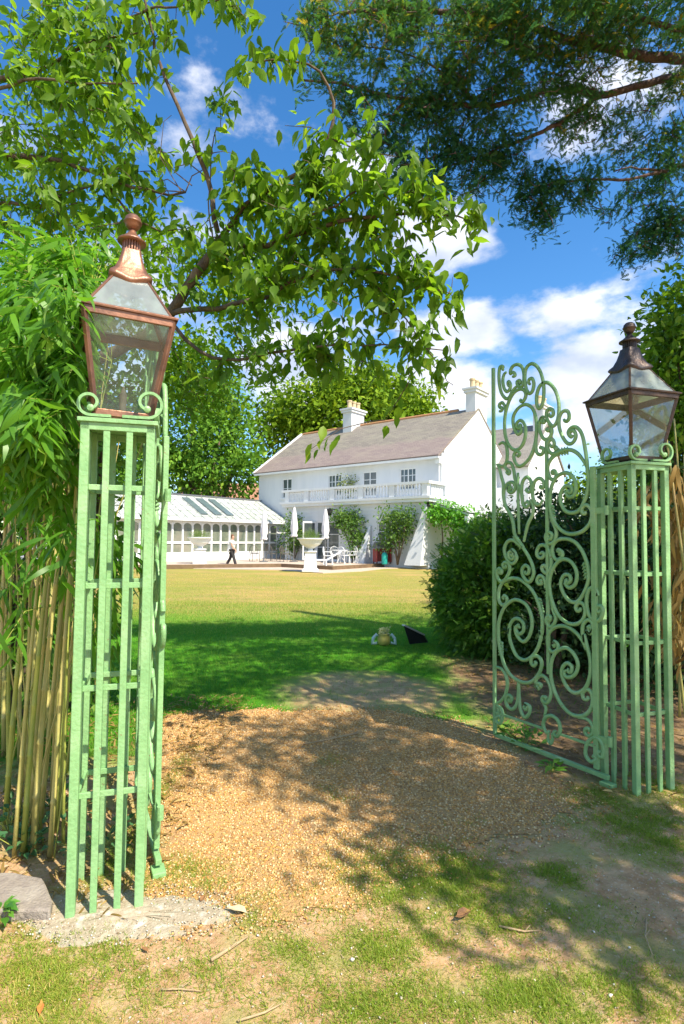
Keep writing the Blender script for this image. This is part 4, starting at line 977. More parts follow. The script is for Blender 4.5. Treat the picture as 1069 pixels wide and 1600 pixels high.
def sprays(targets, dirs, nleaf, L, leaf, tmpl, droop=.7, spread=.10, vmean=None):
    """leaves alternate along the end of every twig and hang"""
    n = len(targets); k = np.arange(nleaf)
    u = (k/nleaf)[None, :, None]
    base = targets[:, None, :]-dirs[:, None, :]*L*(1-u)+rng.normal(0, spread*L, (n, nleaf, 3))
    side = unit(np.cross(dirs, [0, 0, 1])+1e-6)[:, None, :]*np.where(k % 2 == 0, 1, -1)[None, :, None]
    d = unit(dirs[:, None, :]*.55+side*.75+rng.normal(0, .35, (n, nleaf, 3)))
    d = unit(d+np.array([0, 0, -droop])*rng.uniform(.5, 1.5, (n, nleaf, 1)))
    nr = unit(rng.normal(0, .5, (n, nleaf, 3))+np.array([0, -.25, .8]))
    pos = base.reshape(-1, 3); d = d.reshape(-1, 3); nr = nr.reshape(-1, 3)
    sz = leaf*rng.uniform(.6, 1.15, len(pos))
    V, Fc = scatter(*tmpl, pos, d, nr, sz)
    vm = rng.uniform(0, 1, (n, 1))*.5 if vmean is None else vmean[:, None]
    v = np.clip(vm+rng.uniform(0, .5, (n, nleaf)), 0, 1).reshape(-1)
    return V, Fc, rep(v, tmpl[0])
def merge(parts):
    Vs = []; Fs = []; As = []; o = 0
    for V, Fc, A in parts: Vs.append(V); Fs.append(Fc+o); As.append(A); o += len(V)
    return np.concatenate(Vs), np.concatenate(Fs), np.concatenate(As)
def pix_targets(regs):
    out = []
    for cx_, cy_, rx, ry, n, d0, d1 in regs:
        r = np.sqrt(rng.uniform(0, 1, n)); a = rng.uniform(0, 2*math.pi, n)
        for q in range(n): out.append(np3(P(cx_+rx*r[q]*math.cos(a[q]), cy_+ry*r[q]*math.sin(a[q]), rng.uniform(d0, d1))))
    return np.array(out)

# ---- broadleaved tree on the left, its limbs reaching over the gateway
cherry = thing('cherry_tree', (-3.5, 4.9, 0), 'broad leaved tree on the left whose leafy limbs hang over the gateway', 'tree')
g = Grow()
g.limb([(-3.5, 4.9, -.1), (-3.45, 4.9, 1.2), (-3.4, 4.85, 2.2), (-3.5, 4.8, 3.4), (-3.3, 4.6, 5.0), (-3.2, 4.5, 6.5)], .15, .06)
def PL(*a): return [P(*q) for q in a]
limbs = [
 ([(-3.4, 4.85, 2.1)]+PL((110, 585, 4.45), (200, 540, 4.3), (262, 490, 4.1), (308, 428, 4.0), (345, 372, 3.9)), .060, .036),
 (PL((345, 372, 3.9), (380, 325, 3.85), (430, 290, 3.75), (480, 262, 3.65), (512, 215, 3.6), (520, 160, 3.55), (500, 112, 3.5), (460, 96, 3.45), (400, 97, 3.4)), .022, .004),
 (PL((345, 375, 3.9), (400, 385, 3.8), (440, 375, 3.7), (535, 346, 3.6), (620, 335, 3.5), (690, 335, 3.4), (735, 345, 3.35)), .024, .004),
 (PL((340, 362, 3.9), (322, 270, 3.9), (290, 190, 3.9), (258, 120, 3.95), (240, 55, 4.0), (224, -30, 4.0)), .020, .008),
 (PL((262, 492, 4.1), (340, 478, 3.9), (420, 462, 3.7), (480, 430, 3.6), (560, 420, 3.5), (640, 440, 3.4), (690, 455, 3.35)), .022, .004),
 (PL((262, 500, 4.1), (330, 560, 4.0), (420, 552, 3.8), (510, 540, 3.6), (600, 540, 3.5), (700, 548, 3.4)), .016, .003),
 (PL((440, 375, 3.7), (475, 345, 3.6), (520, 320, 3.5), (580, 290, 3.4), (640, 300, 3.3)), .012, .003),
 ([(-3.5, 4.8, 3.3)]+PL((-60, 210, 4.6), (0, 243, 4.4), (80, 248, 4.3), (160, 275, 4.2), (230, 297, 4.1), (290, 300, 4.0)), .045, .008),
 ([(-3.4, 4.7, 4.2)]+PL((-40, 150, 4.7), (55, 112, 4.5), (145, 65, 4.3), (215, 52, 4.2)), .04, .006),
 ([(-3.5, 4.8, 3.4)]+PL((-40, 130, 4.3), (0, 137, 4.1), (60, 125, 4.0), (130, 130, 3.9), (215, 130, 3.8)), .03, .005),
 ([(-3.4, 4.85, 2.6)]+PL((-20, 345, 4.6), (60, 322, 4.4), (125, 294, 4.3), (190, 285, 4.2)), .035, .006),
 (PL((160, 275, 4.2), (200, 330, 4.2), (250, 360, 4.2), (290, 358, 4.2)), .012, .003),
 (PL((145, 65, 4.3), (220, 20, 4.0), (290, 10, 3.6), (380, -5, 3.4)), .012, .003),
 (PL((512, 215, 3.6), (560, 235, 3.5), (620, 245, 3.4)), .007, .002),
 (PL((560, 420, 3.5), (610, 470, 3.45), (660, 530, 3.4), (690, 580, 3.4), (706, 600, 3.4)), .006, .002),
 (PL((345, 372, 3.9), (325, 345, 3.9), (332, 215, 3.8), (345, 200, 3.8)), .006, .003),
]
for p_, r0, r1 in limbs: g.limb(p_, r0, r1)
near = pix_targets([(a, b, c, d, int(e*.62+.6), f, h) for a, b, c, d, e, f, h in [
 (60, 60, 90, 80, 75, 3.9, 4.7), (150, 30, 110, 50, 60, 3.7, 4.5), (70, 200, 100, 80, 80, 3.9, 4.8), (180, 130, 70, 70, 60, 3.8, 4.4), (210, 250, 60, 60, 42, 3.9, 4.3),
 (60, 330, 90, 50, 50, 4.0, 4.8), (240, 40, 40, 45, 16, 3.7, 4.1), (320, 12, 60, 16, 12, 3.3, 3.6), (380, 15, 14, 20, 4, 3.3, 3.5), (180, 330, 90, 40, 26, 4.0, 4.6),
 (400, 110, 38, 22, 9, 3.3, 3.5), (350, 165, 26, 18, 7, 3.4, 3.7), (290, 232, 12, 10, 3, 3.8, 3.9), (455, 110, 20, 20, 4, 3.4, 3.5), (365, 250, 22, 40, 8, 3.6, 3.9),
 (400, 300, 70, 50, 34, 3.5, 4.0), (480, 210, 40, 30, 10, 3.5, 3.7), (480, 290, 80, 55, 42, 3.4, 3.9), (560, 280, 80, 50, 40, 3.3, 3.7), (640, 290, 60, 45, 30, 3.2, 3.6), (700, 320, 40, 40, 17, 3.2, 3.5), (735, 355, 14, 30, 5, 3.2, 3.4),
 (560, 190, 30, 40, 8, 3.3, 3.6), (570, 150, 14, 12, 2, 3.3, 3.4),
 (400, 390, 80, 45, 36, 3.6, 4.0), (500, 380, 90, 45, 46, 3.4, 3.8), (600, 390, 80, 50, 34, 3.3, 3.7), (670, 430, 40, 45, 12, 3.3, 3.5), (700, 490, 18, 30, 4, 3.3, 3.5),
 (330, 440, 60, 50, 22, 3.8, 4.2), (450, 450, 90, 45, 32, 3.5, 3.9), (560, 450, 80, 45, 26, 3.4, 3.7), (640, 500, 50, 40, 9, 3.3, 3.6), (300, 380, 40, 40, 14, 4, 4.3),
 (450, 530, 80, 50, 20, 3.6, 4.0), (560, 520, 90, 40, 16, 3.4, 3.8), (650, 560, 40, 40, 6, 3.3, 3.6), (360, 590, 60, 35, 8, 3.8, 4.1), (470, 585, 60, 30, 9, 3.7, 4.0), (560, 580, 50, 35, 7, 3.4, 3.8), (700, 555, 16, 14, 2, 3.3, 3.4), (706, 605, 8, 6, 1, 3.4, 3.4),
 (475, 700, 12, 10, 2, 3.4, 3.5), (600, 640, 30, 25, 2, 3.4, 3.6)]])
dr_, ok = g.twigs(near, .0032, .03, 1.1)
parts = [sprays(near[ok], dr_[ok], 9, .22, .112, T_BROAD, .9, .16)]
# small leaved inner growth behind the lantern and towards the trunk
far_ = pix_targets([(a, b, c, d, int(e*.6), f, h) for a, b, c, d, e, f, h in [(300, 480, 150, 110, 200, 4.6, 5.6), (180, 430, 110, 100, 150, 4.8, 5.8), (330, 590, 110, 60, 100, 4.8, 5.8), (60, 430, 80, 100, 90, 4.4, 5.6), (100, 220, 140, 150, 150, 4.8, 6.0), (430, 500, 100, 80, 60, 4.3, 5.0), (430, 400, 120, 60, 50, 4.2, 4.8), (200, 610, 150, 60, 80, 4.8, 5.6)]])
dr2, ok2 = g.twigs(far_, .0032, .02, 1.6)
parts.append(sprays(far_[ok2], dr2[ok2], 13, .34, .082, T_BROAD, .5, .30))
g.build(cherry, MT['bark'])
V, Fc, A = merge(parts); np_mesh('foliage', V, Fc, MT['cherry'], cherry, A, world=True)
# bare dead twigs against the sky
q = MB()
for p_ in (((290, 300), (260, 298), (235, 318)), ((290, 300), (262, 280), (250, 283)), ((290, 300), (300, 275), (330, 258)), ((285, 302), (250, 245), (256, 190), (268, 180)), ((300, 290), (275, 270), (235, 225)), ((320, 275), (295, 255), (272, 262))):
    q.tube([P(a, b_, 3.95) for a, b_ in p_], [.005, .004, .002, .002][:len(p_)], 4)
q.build('dead_twigs', MT['bark'], cherry, world=True)

# ---- conifer on the right
con = thing('conifer_tree', (6.2, 5.2, 0), 'large dark conifer whose sweeping boughs fill the upper right', 'tree')
g = Grow()
g.limb([(6.2, 5.2, -.2), (6.15, 5.2, 2.5), (6.1, 5.25, 6), (6.0, 5.2, 9.5), (6, 5.2, 12)], .32, .12)
TR = lambda z: (6.12, 5.22, z)
for p_, r0, r1 in [
 ([TR(5.4)]+PL((1100, 108, 6.4), (1069, 117, 6.4), (1000, 133, 6.3), (935, 150, 6.2), (905, 141, 6.1), (860, 142, 6.1), (815, 155, 6.0), (750, 166, 5.9), (635, 155, 5.7), (535, 132, 5.6), (470, 125, 5.6)), .075, .010),
 (PL((935, 150, 6.2), (885, 186, 6.1), (835, 211, 6.0), (765, 238, 5.9), (700, 262, 5.9)), .032, .006),
 ([TR(4.6)]+PL((1090, 262, 6.5), (1040, 268, 6.4), (985, 280, 6.3), (915, 281, 6.2), (850, 290, 6.1)), .05, .008),
 ([TR(6.0)]+PL((1110, 85, 6.0), (1069, 92, 6.0), (1010, 87, 5.9), (955, 77, 5.8), (880, 60, 5.7), (780, 30, 5.6), (650, 15, 5.5), (530, 20, 5.4)), .085, .015),
 ([TR(6.6)]+PL((1100, 55, 5.6), (1069, 48, 5.6), (1000, 30, 5.5), (900, -10, 5.4)), .06, .02),
 (PL((1040, 268, 6.4), (985, 262, 6.3), (960, 268, 6.3)), .018, .006),
 ([TR(4.4)]+PL((1090, 205, 6.6), (1050, 215, 6.6), (1000, 240, 6.6), (965, 270, 6.5)), .022, .005),
 ([TR(3.9)]+PL((1100, 350, 6.5), (1069, 345, 6.5), (1030, 365, 6.4), (985, 400, 6.3)), .03, .005),
 (PL((750, 166, 5.9), (700, 120, 5.7), (640, 85, 5.6), (560, 70, 5.6)), .015, .004),
 (PL((635, 155, 5.7), (600, 210, 5.7), (640, 260, 5.7), (690, 300, 5.7)), .012, .004),
 (PL((850, 290, 6.1), (820, 310, 6.1), (850, 340, 6.1)), .01, .003)]: g.limb(p_, r0, r1)
reg = [(560, 30, 110, 45, 110, 5.2, 6.0), (520, 90, 50, 60, 40, 5.3, 5.9), (700, 30, 130, 50, 170, 5.1, 6.0), (850, 40, 130, 60, 190, 5.2, 6.0), (990, 35, 90, 50, 110, 5.2, 6.2), (800, 110, 110, 55, 150, 5.4, 6.1), (900, 110, 60, 40, 60, 5.4, 6.0),
 (640, 130, 90, 40, 80, 5.4, 6.0), (560, 170, 50, 40, 36, 5.5, 6.0), (700, 190, 90, 40, 90, 5.6, 6.2), (640, 220, 80, 40, 64, 5.5, 6.0), (760, 220, 80, 40, 64, 5.7, 6.2), (700, 270, 80, 36, 70, 5.6, 6.1), (800, 275, 80, 36, 80, 5.8, 6.3), (880, 300, 70, 36, 70, 5.9, 6.4), (850, 335, 45, 22, 28, 5.9, 6.3), (910, 200, 60, 28, 36, 6.0, 6.5), (960, 175, 70, 25, 30, 6.1, 6.6), (1040, 180, 40, 40, 30, 6.3, 6.7), (980, 230, 50, 30, 30, 6.2, 6.7), (1050, 270, 36, 60, 60, 6.3, 6.8), (1000, 340, 45, 40, 50, 6.2, 6.8), (1040, 370, 45, 40, 60, 6.2, 6.8), (975, 405, 30, 22, 14, 6.2, 6.5), (940, 330, 30, 20, 8, 6, 6.4), (1060, 130, 30, 30, 20, 6.2, 6.6), (470, 40, 30, 40, 14, 5.4, 5.8)]
tg = pix_targets([(a, b, c, d, int(e*.8), f, h) for a, b, c, d, e, f, h in reg])
dc, okc = g.twigs(tg, .0055, .0, 1.4)
tg = tg[okc]; dc = dc[okc]
sunny = np.clip((tg[:, 2]-5.6)*.42+rng.normal(0, .1, len(tg)), 0, .45)  # higher sprays coloured more olive, sunlight put into the leaf colour
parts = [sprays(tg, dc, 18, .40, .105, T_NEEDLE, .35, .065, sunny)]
# unseen crown above the frame, its sprays placed along sun rays for ground shade
def shade_targets(regs, hmin, hmax, jitter=.25):
    out = []
    for cx_, cy_, rx, ry, n in regs:
        gr = 6 if cy_ >= 1100 else 3; n = int(n*(.95 if cy_ < 1100 else .58 if cy_ < 1280 else .72)/gr); done = 0; tries = 0
        while done < n and tries < n*40:
            tries += 1
            r = math.sqrt(rng.uniform()); a = rng.uniform(0, 6.28); py = cy_+ry*r*math.sin(a)
            if py < 862: continue
            gpt = G(cx_+rx*r*math.cos(a), py); h = rng.uniform(hmin, hmax) if cy_ < 1280 else rng.uniform(3.4, 5.0); p = gpt+SD*(h/SD.z)
            for _ in range(60):
                s = proj(p)
                if s is None or s[1] < -60 or s[0] > 1130 or s[0] < -70: break
                h += .12; p = gpt+SD*(h/SD.z)
            if h > 11.5: continue
            out.append(np3(p)); done += 1
            for _ in range(gr-1): out.append(np3(p)+rng.normal(0, 1, 3)*np.array([.17, .07, .06]))
    return np.array(out)
SHADE = [
 (330, 1035, 120, 68, 200), (430, 1000, 150, 38, 200), (560, 985, 110, 26, 130), (620, 965, 60, 10, 40), (350, 985, 120, 16, 60), (560, 1040, 130, 40, 150), (690, 1005, 90, 35, 60), (820, 1080, 150, 50, 90), (440, 1075, 150, 20, 70), (600, 1090, 150, 20, 70),
 (340, 1135, 70, 9, 16), (420, 1165, 110, 14, 40), (330, 1190, 55, 12, 22), (560, 1150, 110, 20, 56), (620, 1200, 130, 28, 80), (520, 1225, 90, 20, 42), (730, 1235, 130, 28, 74), (430, 1195, 60, 12, 20), (380, 1262, 40, 9, 10),
 (680, 1310, 90, 20, 44), (850, 1290, 130, 30, 70), (900, 1330, 110, 30, 44), (1000, 1330, 90, 60, 56), (760, 1350, 60, 16, 14), (930, 1410, 90, 40, 44), (1010, 1480, 80, 50, 44), (880, 1480, 50, 25, 10), (1000, 1240, 70, 40, 50), (940, 1180, 80, 60, 60), (860, 1090, 90, 40, 60), (960, 1110, 90, 50, 70), (1030, 1170, 50, 60, 40), (640, 1370, 70, 24, 20), (930, 1560, 30, 40, 8)]
st = shade_targets(SHADE, 5.0, 8.5)
print('shade sprays', len(st))
cen = np.array([6.1, 5.2, 6.5])
# boughs carrying the upper crown
for k in range(16):
    j = st[rng.integers(len(st))]; z0 = min(10.5, max(4.5, j[2]-.6)); a = np.array([6.1, 5.2, z0]); mid = (a+j)/2+np.array([0, 0, .4])
    g.limb([a, mid, j], .06, .012)
ds = unit(st-cen)+rng.normal(0, .3, st.shape); ds = unit(ds)
parts.append(sprays(st, ds, 14, .42, .16, T_NEEDLE, .3, .34, np.full(len(st), .2)))
g.build(con, MT['bark_red'])
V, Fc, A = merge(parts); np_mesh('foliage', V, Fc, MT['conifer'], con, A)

# ---- clump foliage helper for bushes and distant trees
def clumps(cent, rad, n_cl, n_leaf, crad, leaf, tmpl, inner=.55, outward=.8, droop=0, lump=.22, cut=None, seed=0, vr=(0, 1)):
    rs = np.random.default_rng(seed+50)
    d = unit(rs.normal(0, 1, (n_cl, 3))); rr = rs.uniform(inner, 1, (n_cl, 1))**.6
    lumpy = 1+lump*(np.sin(d[:, :1]*5+seed)+np.sin(d[:, 1:2]*6+1.3*seed)+np.sin(d[:, 2:]*5+2*seed))/2
    c = np.array(cent)+d*rr*lumpy*np.array(rad)
    if cut is not None: k = cut(c); c = c[k]; d = d[k]
    m = len(c); off = rs.normal(0, 1, (m, n_leaf, 3))*crad*.5
    pos = (c[:, None]+off).reshape(-1, 3)
    dd = unit(np.repeat(d, n_leaf, 0)*outward+rs.normal(0, .6, (m*n_leaf, 3))+np.array([0, 0, -droop]))
    nr = unit(rs.normal(0, .7, (m*n_leaf, 3))+np.array([0, 0, .7])+.3*np.repeat(d, n_leaf, 0))
    sz = leaf*rs.uniform(.6, 1.2, len(pos)); V, Fc = scatter(*tmpl, pos, dd, nr, sz)
    v = np.clip(np.repeat(rs.uniform(vr[0], vr[1], m)*.6, n_leaf)+rs.uniform(0, .4, m*n_leaf), 0, 1)
    return V, Fc, rep(v, tmpl[0])
def trunk(t, pts, r0, r1, mat=None, nm='trunk'):
    L = len(pts); MB().tube(pts, [r0+(r1-r0)*i/(L-1) for i in range(L)], 10).build(nm, mat or MT['bark'], t, world=True, smooth=True)
def far_tree(name, base, label, crowns, mat, leaf, group=None, n=1):
    t = thing(name, base, label, 'tree', group); base = Vector(base)
    parts = []
    for i, (c, r, ncl) in enumerate(crowns):
        parts.append(clumps(c, r, ncl, 16, leaf*2.6, leaf, T_DIA, .5, .5, .35, .25, seed=i+n*7))
        b_ = base+Vector((0, 0, base.z)); m_ = (Vector(c)+base)/2; m_.z *= .8
        trunk(t, [(base.x, base.y, 1.5), tuple(m_), (c[0], c[1], c[2]+r[2]*.3)], .22+leaf*.4, .06, nm='limb')
    trunk(t, [(base.x, base.y, -.2), (base.x+.1, base.y, 3), (base.x, base.y+.1, crowns[0][0][2])], .2+leaf, .12)
    V, Fc, A = merge(parts); np_mesh('crown', V, Fc, mat, t, A)
    return t
def C(px, py, Y): v = P(px, py, Y); return (v.x, v.y, v.z)
def crown(px, py, rx, ry, Y, n, dep=None): rx = rx*Y/F; ry = ry*Y/F; return (C(px, py, Y), (rx, dep or rx, ry), n)
far_tree('chestnut_tree', (C(545, 800, 58)[0], 58, 0), 'big sunlit domed tree rising behind the slate roof', [crown(548, 655, 120, 68, 58, 420), crown(500, 640, 70, 45, 55, 150), crown(610, 640, 62, 48, 56, 150), crown(450, 680, 50, 50, 56, 140), crown(560, 610, 60, 35, 56, 120), crown(640, 665, 45, 40, 57, 90)], MT['tree_far'], .62, n=1)
far_tree('lime_tree', (C(300, 800, 45)[0], 45, 0), 'tall deep green tree rising behind the conservatory roof', [crown(300, 660, 95, 110, 46, 420), crown(345, 700, 55, 70, 44, 170), crown(250, 740, 70, 60, 44, 160), crown(320, 610, 60, 50, 45, 130), crown(370, 735, 40, 38, 44, 80), crown(210, 680, 70, 90, 45, 150)], MT['tree_far2'], .42, n=2)
far_tree('garden_tree', (C(90, 800, 36)[0], 36, 0), 'shady green tree beyond the bamboo at the far left of the lawn', [crown(60, 740, 120, 110, 36, 330), crown(140, 700, 60, 80, 36, 130), crown(-30, 680, 90, 90, 36, 120)], MT['tree_far2'], .34, n=3)
far_tree('hedge_tree', (C(930, 800, 48)[0], 50, 0), 'low round tree showing past the rear gable behind the gate', [crown(925, 790, 60, 45, 50, 150), crown(985, 770, 60, 70, 50, 150), crown(1060, 740, 70, 110, 50, 180)], MT['tree_far'], .42, n=4)

# ---- rounded conifer bush at the edge of the lawn
bb = G(730, 1012); bc = Vector((2.25, 8.0, .62))
bush = thing('conifer_bush', (bc.x, bc.y, 0), 'big rounded shaggy conifer bush with bright green top beside the lawn', 'bush')
cut0 = lambda c: c[:, 2] > .05
pr_ = [clumps((2.42, 8.0, .62), (1.08, 1.05, 1.22), 2600, 16, .20, .105, T_FROND, .62, .9, .15, .10, cut0, 3), clumps((3.1, 8.4, .6), (.9, 1.0, 1.2), 1100, 15, .22, .11, T_FROND, .6, .9, .1, .12, cut0, 4)]
V, Fc, A = merge(pr_); np_mesh('foliage', V, Fc, MT['bush'], bush, A)
q = MB()
for k in range(14):
    a = k*2.4; q.tube([(2.45+.1*math.cos(a), 8.1+.1*math.sin(a), -.05), (2.4+.4*math.cos(a), 8.05+.4*math.sin(a), .6), (2.4+.75*math.cos(a), 8.05+.75*math.sin(a), 1.35)], [.035, .022, .008], 6)
q.build('stems', MT['bark'], bush, world=True)
def dark_shrub(base, label, blobs, mat, leaf, tmpl, seed, group='dark shrubs behind the gate', name='evergreen_shrub', ncl=500, nl=14):
    t = thing(name, base, label, 'bush', group); parts = []; q = MB()
    for i, (c, r, n) in enumerate(blobs):
        parts.append(clumps(c, r, n, nl, .26, leaf, tmpl, .35, .6, .1, .16, cut0, seed+i))
        for k in range(7):
            a = rng.uniform(0, 6.28); e_ = Vector(c)+Vector((math.cos(a)*r[0]*.7, math.sin(a)*r[1]*.7, r[2]*rng.uniform(.1, .9)))
            q.tube([(c[0]+.08*math.cos(a), c[1], -.05), tuple((Vector((c[0], c[1], 0))+e_)/2+Vector((.1, 0, .2))), tuple(e_)], [.045, .028, .008], 6)
    q.build('stems', MT['bark'], t, world=True)
    V, Fc, A = merge(parts); np_mesh('foliage', V, Fc, mat, t, A); return t
dark_shrub((3.1, 6.6, 0), 'tall dark evergreen shrub seen through the scrolls of the open gate', [((2.75, 7.4, 1.05), (.75, .7, 1.3), 420), ((3.25, 6.9, 1.0), (.7, .7, 1.25), 420), ((2.5, 6.6, .45), (.5, .5, .55), 110)], MT['yew'], .075, T_BROAD, 31)
dark_shrub((3.9, 6.0, 0), 'dark evergreen shrub directly behind the bars of the right pillar', [((3.6, 5.9, .9), (.7, .8, 1.1), 420), ((4.1, 6.6, 1.3), (.9, .8, 1.5), 450)], MT['yew'], .075, T_BROAD, 41)
dark_shrub((4.9, 7.2, 0), 'broad leaved evergreen rising at the right edge under the conifer', [((4.6, 6.9, 2.2), (.75, .8, 1.7), 520), ((4.75, 7.0, 3.7), (.7, .7, .9), 260), ((5.2, 6.2, 1.2), (.8, .8, 1.3), 200), (C(1085, 520, 6.2), (.48, .6, .62), 260), (C(1075, 620, 6.2), (.40, .6, .7), 260)], leafmat('laurel_leaves', (.07, .18, .02), (.18, .34, .03), (.36, .46, .06), .4, .45), .10, T_BROAD, 51, name='laurel_bush')
dark_shrub((-2.7, 5.2, 0), 'leafy green shrub growing close behind the bamboo canes', [((-2.75, 4.9, 1.3), (.75, .7, 1.4), 380), ((-3.3, 4.4, 2.2), (.7, .7, 1.5), 260), ((-2.5, 5.2, 2.6), (.5, .5, .8), 160)], leafmat('shrub_leaves', (.05, .15, .02), (.14, .28, .03), (.3, .40, .06), .45, .4), .085, T_BROAD, 131, group='shrubs on the left', name='leafy_shrub')
# second planting at the back behind the shrubs to close the view
dark_shrub((5.0, 13, 0), 'dense dark hedge closing the view behind the open gate', [((4.2, 12.5, .9), (1.5, 1.2, 1.35), 380), ((6.3, 13, 1.2), (1.8, 1.4, 1.6), 420), ((8.6, 13, 1.6), (2, 1.5, 1.9), 420)], MT['yew'], .13, T_BROAD, 61, name='garden_hedge')

# ---- bamboo on the left
BG = 'bamboo canes on the left'
canes = [(14, 1250, -.03, 9), (28, 1290, .02, 8), (52, 1330, .045, 15), (36, 1335, .05, 13), (22, 1340, .0, 10), (47, 1290, .01, 11), (60, 1270, -.01, 9), (80, 1270, .01, 9), (40, 1240, .02, 9), (99, 1320, .0, 8), (75, 1160, .0, 9), (30, 1190, .02, 9), (8, 1290, .01, 12), (62, 1300, .05, 11), (78, 1340, .02, 12), (88, 1300, .06, 9), (6, 1180, -.02, 10), (95, 1250, .04, 8), (70, 1230, .0, 9), (45, 1200, .0, 8), (20, 1160, .03, 8), (84, 1190, .05, 8), (58, 1150, -.02, 8), (-10, 1270, .0, 12), (104, 1210, .10, 6), (32, 1120, .0, 7), (92, 1130, .03, 7), (115, 1160, .05, 6), (10, 1110, -.03, 7), (70, 1100, .03, 7), (130, 1120, .07, 6), (150, 1105, .05, 5), (40, 1310, .22, 4), (68, 1320, -.16, 4), (20, 1290, .30, 3.5), (100, 1290, -.22, 4), (84, 1345, .12, 3.5), (110, 1300, .08, 3.5), (50, 1260, -.25, 4), (5, 1240, .25, 4), (125, 1180, .10, 4)]
cane_things = []; tips = []
rank = {i: r for r, i in enumerate(sorted(range(len(canes)), key=lambda i: canes[i][0]))}
ORD = ['first', 'second', 'third', 'fourth', 'fifth', 'sixth', 'seventh', 'eighth', 'ninth', 'tenth', 'eleventh', 'twelfth', 'thirteenth', 'fourteenth', 'fifteenth', 'sixteenth', 'seventeenth', 'eighteenth', 'nineteenth', 'twentieth', 'twenty-first', 'twenty-second', 'twenty-third', 'twenty-fourth', 'twenty-fifth']
for i, (px, py, ln, w_) in enumerate(canes):
    g0 = G(px, py); Y = g0.y; r0 = w_*Y/F*.5*.72
    rk = rank[i]; nn_ = len(canes); wh = (ORD[rk]+' from the left edge') if rk < 20 else (ORD[nn_-1-rk]+' from the right of the clump')
    lab = ('thin ' if w_ < 6 else 'stout ' if w_ > 10 else 'slim ')+('tan' if i % 3 else 'greenish')+' bamboo cane '+('leaning right' if ln > .04 else 'leaning left' if ln < -.04 else 'standing upright')+', '+wh+' by its foot'
    t = thing('bamboo_cane', (g0.x, g0.y, 0), lab, 'bamboo', BG)
    q = MB(); H = rng.uniform(2.0, 2.75); pts = []; rad = []; n_ = int(H/.24)
    lx = ln*(1.1 if abs(ln) < .11 else 2.0)+rng.normal(0, .05); ly = rng.normal(0, .06); cv = rng.normal(0, .05)
    for k in range(n_+1):
        z = H*k/n_; u = k/n_; b_ = (lx*u+cv*math.sin(u*3)*.6+.10*u*u, ly*u, z)
        rr = r0*(1-.62*u)
        if k: pts += [(b_[0], b_[1], z-.008), (b_[0], b_[1], z), (b_[0], b_[1], z+.008)]; rad += [rr, rr*1.22, rr*.98]
        else: pts.append(b_); rad.append(rr)
        if k > 4: tips.append((i, g0.x+b_[0], g0.y+b_[1], z))
    q.tube(pts, rad, 7); q.build('stem', MT['cane'] if i % 3 else MT['cane2'], t, smooth=True); cane_things.append(t)
tips = np.array(tips)
reg = [(50, 850, 60, 90, 11, 2.3, 3.2), (20, 990, 40, 90, 4, 2.4, 3.1), (20, 700, 70, 80, 24, 2.4, 3.1), (70, 740, 50, 60, 26, 2.6, 3.2), (50, 400, 75, 60, 60, 2.5, 3.3), (60, 480, 85, 60, 95, 2.4, 3.2), (50, 560, 75, 55, 95, 2.3, 3.1), (40, 640, 65, 50, 62, 2.3, 3.0), (100, 440, 60, 40, 36, 2.6, 3.3), (30, 720, 50, 40, 24, 2.3, 3.0), (110, 560, 22, 70, 26, 2.8, 3.3), (80, 660, 40, 50, 30, 2.8, 3.3), (150, 390, 40, 30, 16, 3.0, 3.5), (60, 800, 60, 60, 10, 2.5, 3.2), (110, 850, 40, 80, 12, 2.9, 3.5), (160, 880, 30, 60, 14, 3.0, 3.6), (200, 900, 24, 60, 8, 3.1, 3.6), (170, 980, 40, 60, 10, 3.1, 3.7), (-40, 600, 40, 200, 50, 2.4, 3.2), (95, 870, 12, 30, 2, 2.35, 2.5), (45, 650, 40, 30, 10, 2.15, 2.3), (60, 470, 50, 40, 10, 2.1, 2.3)]
T = pix_targets(reg); owner = []
twm = {}; lf = {}
for t in T:
    d_ = np.linalg.norm(tips[:, 1:]-t-np.array([0, 0, .05]), axis=1); j = d_.argmin(); o_ = int(tips[j, 0]); owner.append(o_)
    if d_[j] > 1.6: continue
    b_ = tips[j, 1:]; m_ = (b_+t)/2+np.array([0, 0, .06]); twm.setdefault(o_, MB()).tube([b_, m_, t], [.0028, .002, .001], 4, cap=False)
    lf.setdefault(o_, []).append((t, unit((t-m_)[None])[0]))
for o_, L_ in lf.items():
    c = cane_things[o_]; twm[o_].build('side_shoots', MT['cane2'], c, world=True)
    tt = np.array([a for a, _ in L_]); dd = np.array([b_ for _, b_ in L_])
    V, Fc, A = sprays(tt, dd, 9, .16, .165, T_LONG, .75, .20); np_mesh('leaves', V, Fc, MT['bamboo_leaf'], c, A)
